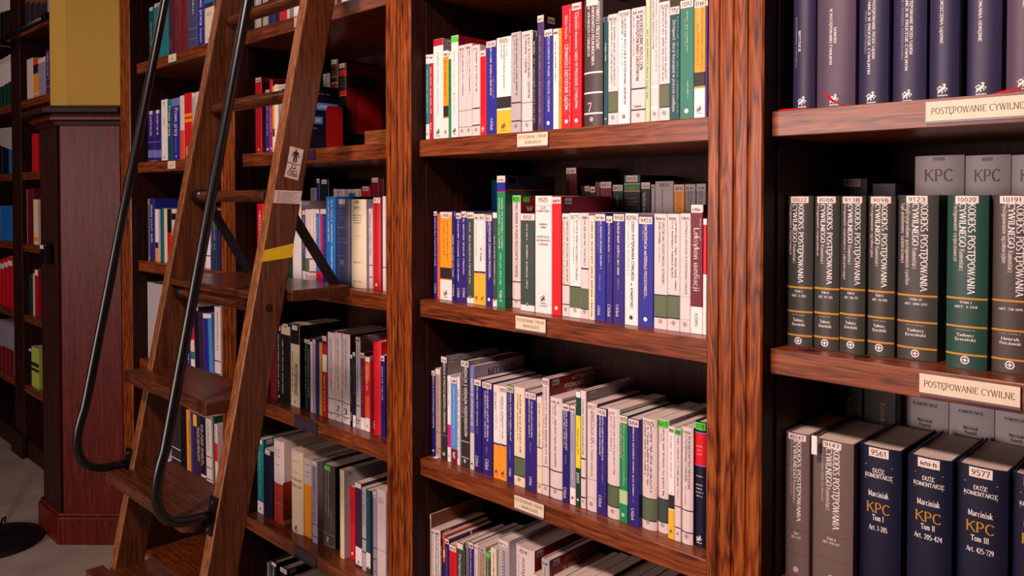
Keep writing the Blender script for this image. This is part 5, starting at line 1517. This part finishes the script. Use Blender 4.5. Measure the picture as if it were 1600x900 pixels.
r.b(228, 246, 110, 'orange', lean=-1.5)
r.b(247, 264, 120, 'mustard', lean=-1.5, tx=[('~14', .5, .5, 200, 420, 'dgreen', 'gb')])
r.b(265, 288, 130, 'blue', lean=-1.5, tx=[('~14', .5, .3, 200, 600, 'sky')])
r.b(289, 318, 140, 'plum', lean=-1.5, bd=[(150, 250, 'yellow')])
r.b(319, 352, 155, 'plum', lean=-1.5, tx=[('~20', .6, .4, 260, 560, V, 'gb'), ('~18', .25, .3, 270, 560, 'cream', 'gb')])
r.b(353, 394, 170, 'navy', lean=-1.5, tx=[('~20', .5, .36, 240, 580, 'cream', 'gb'), ('~20', .2, .24, 240, 600, 'cream', 'gb')], bd=[(668, 692, 'pwhite')])
r.b(398, 446, 185, 'pwhite', lean=-1.5, tx=[('~24', .5, .2, 220, 460, 'dgrey')], bd=[(508, 516, 'ink'), (604, 612, 'ink'), (704, 712, 'ink')], cov='cream', hard=True)
r.b(462, 474, 170, 'dgreen', lean=-1.5)
r.b(476, 500, 238, 'pwhite', lean=-1.5, tx=[('~16', .5, .3, 250, 400, 'dgrey')], bd=[(400, 560, 'red')])

# ------------------------------------------------------------------ far bookcase
AF = 'dark far post'
G_F = 'books in the far bookcase'
r = Row(ZS[6], 'high shelf past column', AF, G_F, x_min=-4.94, x_max=-4.21, f=1.278).seg(0, 0, 4.5)
for x0, x1 in ((168, 205), (207, 245), (247, 285), (287, 330)):
    r.b(x0, x1, -20, 'dgrey', H=.30, bd=[(-20, 30, 'brown')])
r.b(333, 352, -20, 'lav', H=.29)
r = Row(ZS[5], 'shelf past yellow wall', AF, G_F, x_min=-4.94, x_max=-4.21, f=1.275).seg(0, 0, 4.5)
r.b(188, 230, 422, 'pwhite')
r.b(232, 267, 416, 'orange', bd=[(416, 460, 'rorange'), (460, 524, 'ink'), (660, 668, 'cream')])
r.b(269, 318, 415, 'lav', bd=[(415, 450, 'pwhite')])
r.b(320, 347, 360, 'purple', tx=[('~14', .6, .4, 380, 540, V)], bd=[(560, 564, 'lav'), (610, 614, 'lav')])
r = Row(ZS[4], 'shelf below column cornice', AF, G_F, x_min=-4.94, x_max=-4.21, f=1.275).seg(0, 190, 3.333)
r.b(165, 192, 66, 'red')
r = Row(ZS[3], 'middle shelf past column', AF, G_F, x_min=-4.94, x_max=-4.21, f=1.275).seg(0, 190, 3.333)
r.b(112, 120, 352, 'pwhite')
r.b(121, 172, 350, 'maroon')
r.b(173, 195, 405, 'cream', bd=[(600, 620, 'orange')])
r = Row(ZS[2], 'low shelf past column', AF, G_F, x_min=-4.94, x_max=-4.21, f=1.275).seg(0, 190, 3.333)
r.b(150, 170, 800, 'dgreen')
r.b(171, 178, 790, 'pwhite')
r.b(180, 196, 770, 'crimson', bd=[(770, 800, V)])
r = Row(ZS[1], 'lowest shelf past column', AF, G_F, x_min=-4.94, x_max=-4.21, f=1.275).seg(0, 450, 3.333)
r.b(132, 160, 306, 'black', bd=[(300, 318, V)])
r.b(163, 200, 302, 'lime', bd=[(380, 400, 'ink'), (410, 425, 'ink')], lab='lime green book with black marks')
for zi, sname, rows in (
        (5, 'white-topped binder shelf', [(-30, 0, 70, 'black', 'white'), (2, 26, 60, 'black', 'white'), (28, 52, 40, 'black', 'white'), (54, 80, 20, 'black', 'white')]),
        (4, 'white-green binder shelf', [(-20, 4, 430, 'dgreen', 'white'), (6, 28, 420, 'dgreen', 'white'), (30, 54, 405, 'dgreen', 'white'), (56, 80, 390, 'dgreen', 'white')])):
    r = Row(ZS[zi + 1], sname, AF, G_F, x_max=-5.125, f=1.275).seg(0, 0, 4.5)
    for x0, x1, t, c, c2 in rows:
        r.b(x0, x1, t if zi != 5 else -20, c, H=None if zi == 4 else .31, bd=[((t - 60, t + 190, c2) if zi == 4 else (-40, 70 + (80 - x0) * .3, c2))])
for zi, sname, rows in (
        (3, 'blue binder shelf', [(-30, 10, 65, 'navy', None), (12, 44, 60, 'navy', None), (46, 62, 105, 'bright', None)]),
        (2, 'bright blue shelf', [(-20, 3, 440, 'bright', None), (5, 60, 437, 'bright', None)]),
        (1, 'red reports shelf', [(-18, 0, 720, 'red', 'white'), (2, 18, 715, 'red', 'white'), (20, 38, 708, 'red', 'white'), (40, 62, 700, 'red', 'white')])):
    r = Row(ZS[zi + 1], sname, AF, G_F, x_max=-5.125, f=1.275).seg(0, 190, 3.333)
    for x0, x1, t, c, c2 in rows:
        r.b(x0, x1, t, c, bd=[(t + 22, t + 48, c2)] if c2 else (), lean=0)
r = Row(ZS[1], 'grey-red volumes shelf', AF, G_F, x_max=-5.125, f=1.275).seg(0, 450, 3.333)
for x0, x1, t in ((-20, 6, 165), (8, 28, 172), (30, 48, 182), (50, 70, 192)):
    r.b(x0, x1, t, 'lav', bd=[(t + 125, t + 320, 'dred')])


# ================================================================== small things on and around the shelves
def riser(a, b, z, lab):
    e = empty('shelf_riser', ((a + b) / 2, 1.447, z), lab, 'riser')
    w = (b - a) / 2 - .004
    m = MB()
    m.box(-w, w, 0, YBK - 1.447 - .003, RZ - .018, RZ - .0004, W_PALE)
    m.build('top_board', e, bevel=.0015)
    m = MB()
    m.box(-w, w, .0, .018, .0003, RZ - .0182, W_PALE)
    m.build('front_board', e, bevel=.0015)


riser(-2.05, LX[1], ZS[4], 'pale wooden riser carrying red volumes behind the red bookends')
riser(LX[0], LX[1], ZS[3], 'wooden riser under the back row level with platform')
riser(MX[0], MX[1], ZS[4], 'wooden riser under the back row, upper monograph shelf')
riser(MX[0], MX[1], ZS[3], 'wooden riser under the back row, middle monograph shelf')
riser(RX[0] + .004, RX[1], ZS[3], 'wooden riser under the pale KPC volumes')
riser(RX[0] + .004, RX[1], ZS[2], 'wooden riser behind the thick navy KPC volumes')


def bookend(x, y0, y1, z, h, lab, foot=-.06):
    e = empty('bookend', (x, y0, z), lab, 'bookend', 'red metal bookends')
    w = y1 - y0
    rr = .012
    pts = [(0, .0003), (w, .0003)] + [(w - rr + rr * math.cos(a), h - rr + rr * math.sin(a)) for a in [math.pi / 2 * i / 6 for i in range(7)]] + \
          [(rr + rr * math.cos(a), h - rr + rr * math.sin(a)) for a in [math.pi / 2 + math.pi / 2 * i / 6 for i in range(7)]]
    m = MB()
    m.xprism(pts, 0, .0015, M_REDMETAL)
    m.build('upright_plate', e)
    m = MB()
    m.box(.0016, .03, .02, w - .02, .0001, .0012, M_REDMETAL)
    m.build('foot_plate', e)


bookend(BE1, 1.352, 1.41, ZS[4], .142, 'red metal bookend holding the navy sky-panelled book')
bookend(BE2, 1.51, 1.60, ZS[4] + RZ, .128, 'red metal bookend against the red volume on the riser')
bookend(BE3, 1.285, 1.36, ZS[1], .118, 'red metal bookend beside the grey box file', foot=.0)


# ---- shelf labels
def shelf_label(px0, py0, px1, z, lines, w, lab, card=M_PLATE, group='shelf labels', hgt=.029, dz=.004, cs=.0078):
    x0 = at(px0, py0, YS).x
    e = empty('shelf_label', (x0, YS, z - dz - hgt), lab, 'label', group)
    m = MB()
    m.box(0, w, -.0028, -.0003, -.002, hgt, M_HOLDER if card is M_PLATE else M_EMPTY)
    m.box(0, w, -.0048, -.0028, -.002, .0012, M_HOLDER if card is M_PLATE else M_EMPTY)
    m.build('holder', e)
    if card is M_PLATE:
        m = MB()
        m.box(.0008, w - .0008, -.0036, -.0029, .0013, hgt - .0008, card)
        c = m.build('card', e)
        t = MB()
        for s, cx, zc, L_, h_ in lines:
            L, qs = text_quads(s, 's')
            for q in qs:
                t.add([(w * cx - L_ / 2 + a / L * L_, -.0038, zc + b_ * h_) for a, b_ in q], [tuple(range(len(q)))], cmat('bgrey'))
        if t.f:
            t.build('lettering', c)


two = [('POSTĘPOWANIE CYWILNE', .5, .0175, .078, .0062), ('- MONOGRAFIE', .5, .0062, .052, .0062)]
shelf_label(809.5, 208, 878, ZS[4], two, .088, 'cream POSTĘPOWANIE CYWILNE - MONOGRAFIE card on upper monograph shelf edge')
shelf_label(807, 500, 878, ZS[3], two, .087, 'cream POSTĘPOWANIE CYWILNE - MONOGRAFIE card on middle monograph shelf edge')
shelf_label(805, 780, 878, ZS[2], two, .0865, 'cream POSTĘPOWANIE CYWILNE - MONOGRAFIE card on lower monograph shelf edge')
one = [('POSTĘPOWANIE CYWILNE', .5, .0105, .112, .0085)]
shelf_label(1447, 165, 1600, ZS[4], one, .128, 'cream POSTĘPOWANIE CYWILNE card under the navy volumes')
shelf_label(1437, 590, 1592, ZS[3], one, .126, 'cream POSTĘPOWANIE CYWILNE card under the green-grey commentaries')
shelf_label(461, 655, 497, ZS[2], [], .122, 'empty plastic label holder on shelf under the platform', None, hgt=.03)
shelf_label(461, 860, 497, ZS[1], [], .118, 'empty plastic label holder on shelf of thick volumes', None, hgt=.03)
shelf_label(484, 232, 497, ZS[4], [], .03, 'empty plastic label holder on shelf with red bookends', None, hgt=.026)
shelf_label(461, 30, 470, ZS[5], [], .05, 'white card behind the ladder on topmost shelf edge', M_PLATE, hgt=.03)
shelf_label(264.5, 95, 287, ZS[5], [('~6', .5, .010, .025, .006)], .068, 'small white card under the teal and maroon volumes', hgt=.03)
shelf_label(263.5, 260, 286, ZS[4], [('~6', .5, .010, .025, .006)], .068, 'small white card under the Prawo pracy books', hgt=.03)


# ---- ribbon bookmarks
def ribbon(pts, w, m, lab):
    """flat ribbon: centre line plus a width direction in x/y"""
    o = Vector(pts[0])
    mb = MB()
    vs = []
    for i, p in enumerate(pts):
        p = Vector(p)
        d = (Vector(pts[min(i + 1, len(pts) - 1)]) - Vector(pts[max(i - 1, 0)])).normalized()
        s = d.cross(Vector((0, -.5, .85))).normalized() * (w / 2)
        vs += [p - s - o, p + s - o, p + s - o + Vector((0, 0, .0006)), p - s - o + Vector((0, 0, .0006))]
    fs = []
    for i in range(len(pts) - 1):
        a = i * 4
        for k in range(4):
            fs.append((a + k, a + (k + 1) % 4, a + 4 + (k + 1) % 4, a + 4 + k))
    fs += [(0, 1, 2, 3), tuple(len(vs) - 4 + k for k in (3, 2, 1, 0))]
    mb.add(vs, fs, m)
    ob = mb.build('ribbon_bookmark', None, loc=tuple(o))
    tag(ob, lab, 'ribbon', 'ribbon bookmarks')


z4, z3 = ZS[4] + .0012, ZS[3] + .0012
X_ = lambda px, py=165, Y=1.24: at(px, py, Y).x
ribbon([(X_(1322), 1.259, z4), (X_(1310), 1.245, z4 + .004), (X_(1300), 1.24, z4 + .010), (X_(1292), 1.24, z4 + .018), (X_(1287), 1.243, z4 + .022)], .005, M_RIBBON, 'red ribbon curling up before the Dowody volume')
ribbon([(X_(1262), 1.25, z4), (X_(1240), 1.236, z4 + .0006), (X_(1220), 1.233, z4)], .006, M_RIBBON, 'red ribbon lying before the Instytucje volume')
ribbon([(X_(1540), 1.255, z4), (X_(1560), 1.24, z4 + .001), (X_(1580), 1.237, z4 + .003), (X_(1596), 1.24, z4 + .004)], .007, M_RIBBON, 'red ribbon lying above the POSTĘPOWANIE CYWILNE card')
X3 = lambda px, Y=1.245: at(px, 547, Y).x
ribbon([(X3(1275), 1.262, z3), (X3(1262), 1.247, z3 + .004), (X3(1250), 1.238, z3 + .003), (X3(1241), 1.236, z3)], .008, M_DRIBBON, 'dark red ribbon lying before the first green-grey commentary')
ribbon([(X3(1268), 1.266, z3), (X3(1256), 1.25, z3 + .001), (X3(1240), 1.246, z3)], .006, M_BRACE, 'black ribbon lying beside the dark red ribbon')
ribbon([(X3(1350), 1.266, z3), (X3(1342), 1.25, z3 + .002), (X3(1334), 1.247, z3)], .005, M_BRACE, 'short black ribbon before the volume four commentary')

# ---- loose slips on the shelves
def slip(px, py, Y, z, w, d, lab, rot=.2, curl=.006):
    p = at(px, py, Y)
    m = MB()
    n = 8
    vs = []
    for i in range(n + 1):
        x = w * i / n
        zc = .0008 + curl * abs(math.sin(3.0 * i / n)) * (i / n)
        vs += [(x, 0, zc), (x, d, zc + .001)]
    m.add(vs, [(2 * i, 2 * i + 2, 2 * i + 3, 2 * i + 1) for i in range(n)], cmat('white'))
    o = m.build('paper_slip', None, loc=(p.x, Y, z))
    o.rotation_euler = (0, 0, rot)
    tag(o, lab, 'paper')
    md = o.modifiers.new('thickness', 'SOLIDIFY')
    md.thickness = .0004


slip(229, 254, 1.236, ZS[4], .055, .022, 'curled white paper slip before the violet Prawo pracy shelf books', .0)
slip(676, 715, 1.25, ZS[2], .014, .012, 'small white paper slip at the lower monograph shelf end', .0, .001)
# white corner slip tucked over the second taupe commentary
p0 = at(1190 + 206 / 2.647, 560 + 318 / 2.647, 1.270)
m = MB()
m.box(0, .009, -.0012, -.0002, -.030, .0005, cmat('white'))
tag(m.build('paper_slip', None, loc=(p0.x + .001, 1.2695, at(1268, 680, 1.27).z)), 'white paper slip sticking out beside the second taupe commentary', 'paper')

# ---- round black stand base on the carpet, column foot side
c0 = at(-12, 849, 1.0)
zc = FWD * F_PX + RGT * (-12 - 800.0) + UPV * (CY - 849)
t = -CAM_H / zc.z
bx, by = zc.x * t, zc.y * t
st_ = empty('floor_stand', (bx, by, 0), 'black round-footed floor stand on the carpet beside the column', 'stand')
m = MB()
prof_ = [(.185, .0), (.188, .006), (.184, .014), (.14, .022), (.06, .028), (.022, .034), (.02, .05)]
N = 48
vs = [(r_ * math.cos(2 * math.pi * k / N), r_ * math.sin(2 * math.pi * k / N), z_) for r_, z_ in prof_ for k in range(N)]
fs = [(i * N + k, i * N + (k + 1) % N, (i + 1) * N + (k + 1) % N, (i + 1) * N + k) for i in range(len(prof_) - 1) for k in range(N)]
fs += [tuple(range(N - 1, -1, -1)), tuple((len(prof_) - 1) * N + k for k in range(N))]
m.add(vs, fs, plain('black_enamel', '#0b0a0b', .5))
m.build('foot', st_, True)
m = MB()
m.tube([(0, 0, .05), (0, 0, 1.5)], .011, M_METAL, 14)
m.build('pole', st_, True)
m = MB()
lz = FWD * F_PX + RGT * (4 - 800.0) + UPV * (CY - 829)
px_, py_ = lz.x * -CAM_H / lz.z - bx, lz.y * -CAM_H / lz.z - by
m.tube([(px_ - .03, py_, .015), (px_ - .02, py_ + .005, .045), (px_, py_ + .01, .055), (px_ + .02, py_ + .005, .045), (px_ + .025, py_, .016)], .004, M_METAL, 8)
m.build('cable_loop', st_, True)

# ---- little black box with two white squares on the column's edge
d_ = FWD * F_PX + RGT * (60.5 - 800.0) + UPV * (CY - 395)
t = 1.02 / d_.y
q = at(71, 395, 1.02)
e = empty('sensor_box', (q.x - .03, 1.037, q.z - .045), 'small black box with two white squares on the column', 'box')
m = MB()
m.box(0, .062, -.030, .0, 0, .085, M_METAL)
m.build('case', e, bevel=.006)
for x_ in (.008, .034):
    m = MB()
    m.box(x_, x_ + .016, -.0312, -.0301, .062, .078, cmat('white'))
    m.build('white_square', e)

# ---- loose white sheet standing before the blue binders in the far bookcase
q0 = at(-6, 226, 1.262)
q1 = at(18, 198, 1.262)
m = MB()
m.add([(0, 0, 0), (q1.x - q0.x, 0, -.05), (q1.x - q0.x, 0, q1.z - q0.z), (0, 0, q1.z - q0.z + .01)], [(0, 1, 2, 3)], cmat('lgrey'))
o = m.build('paper_sheet', None, loc=(q0.x, 1.272, q0.z))
md = o.modifiers.new('thickness', 'SOLIDIFY')
md.thickness = .001
tag(o, 'slanting pale paper sheet tucked before the blue binders', 'paper')
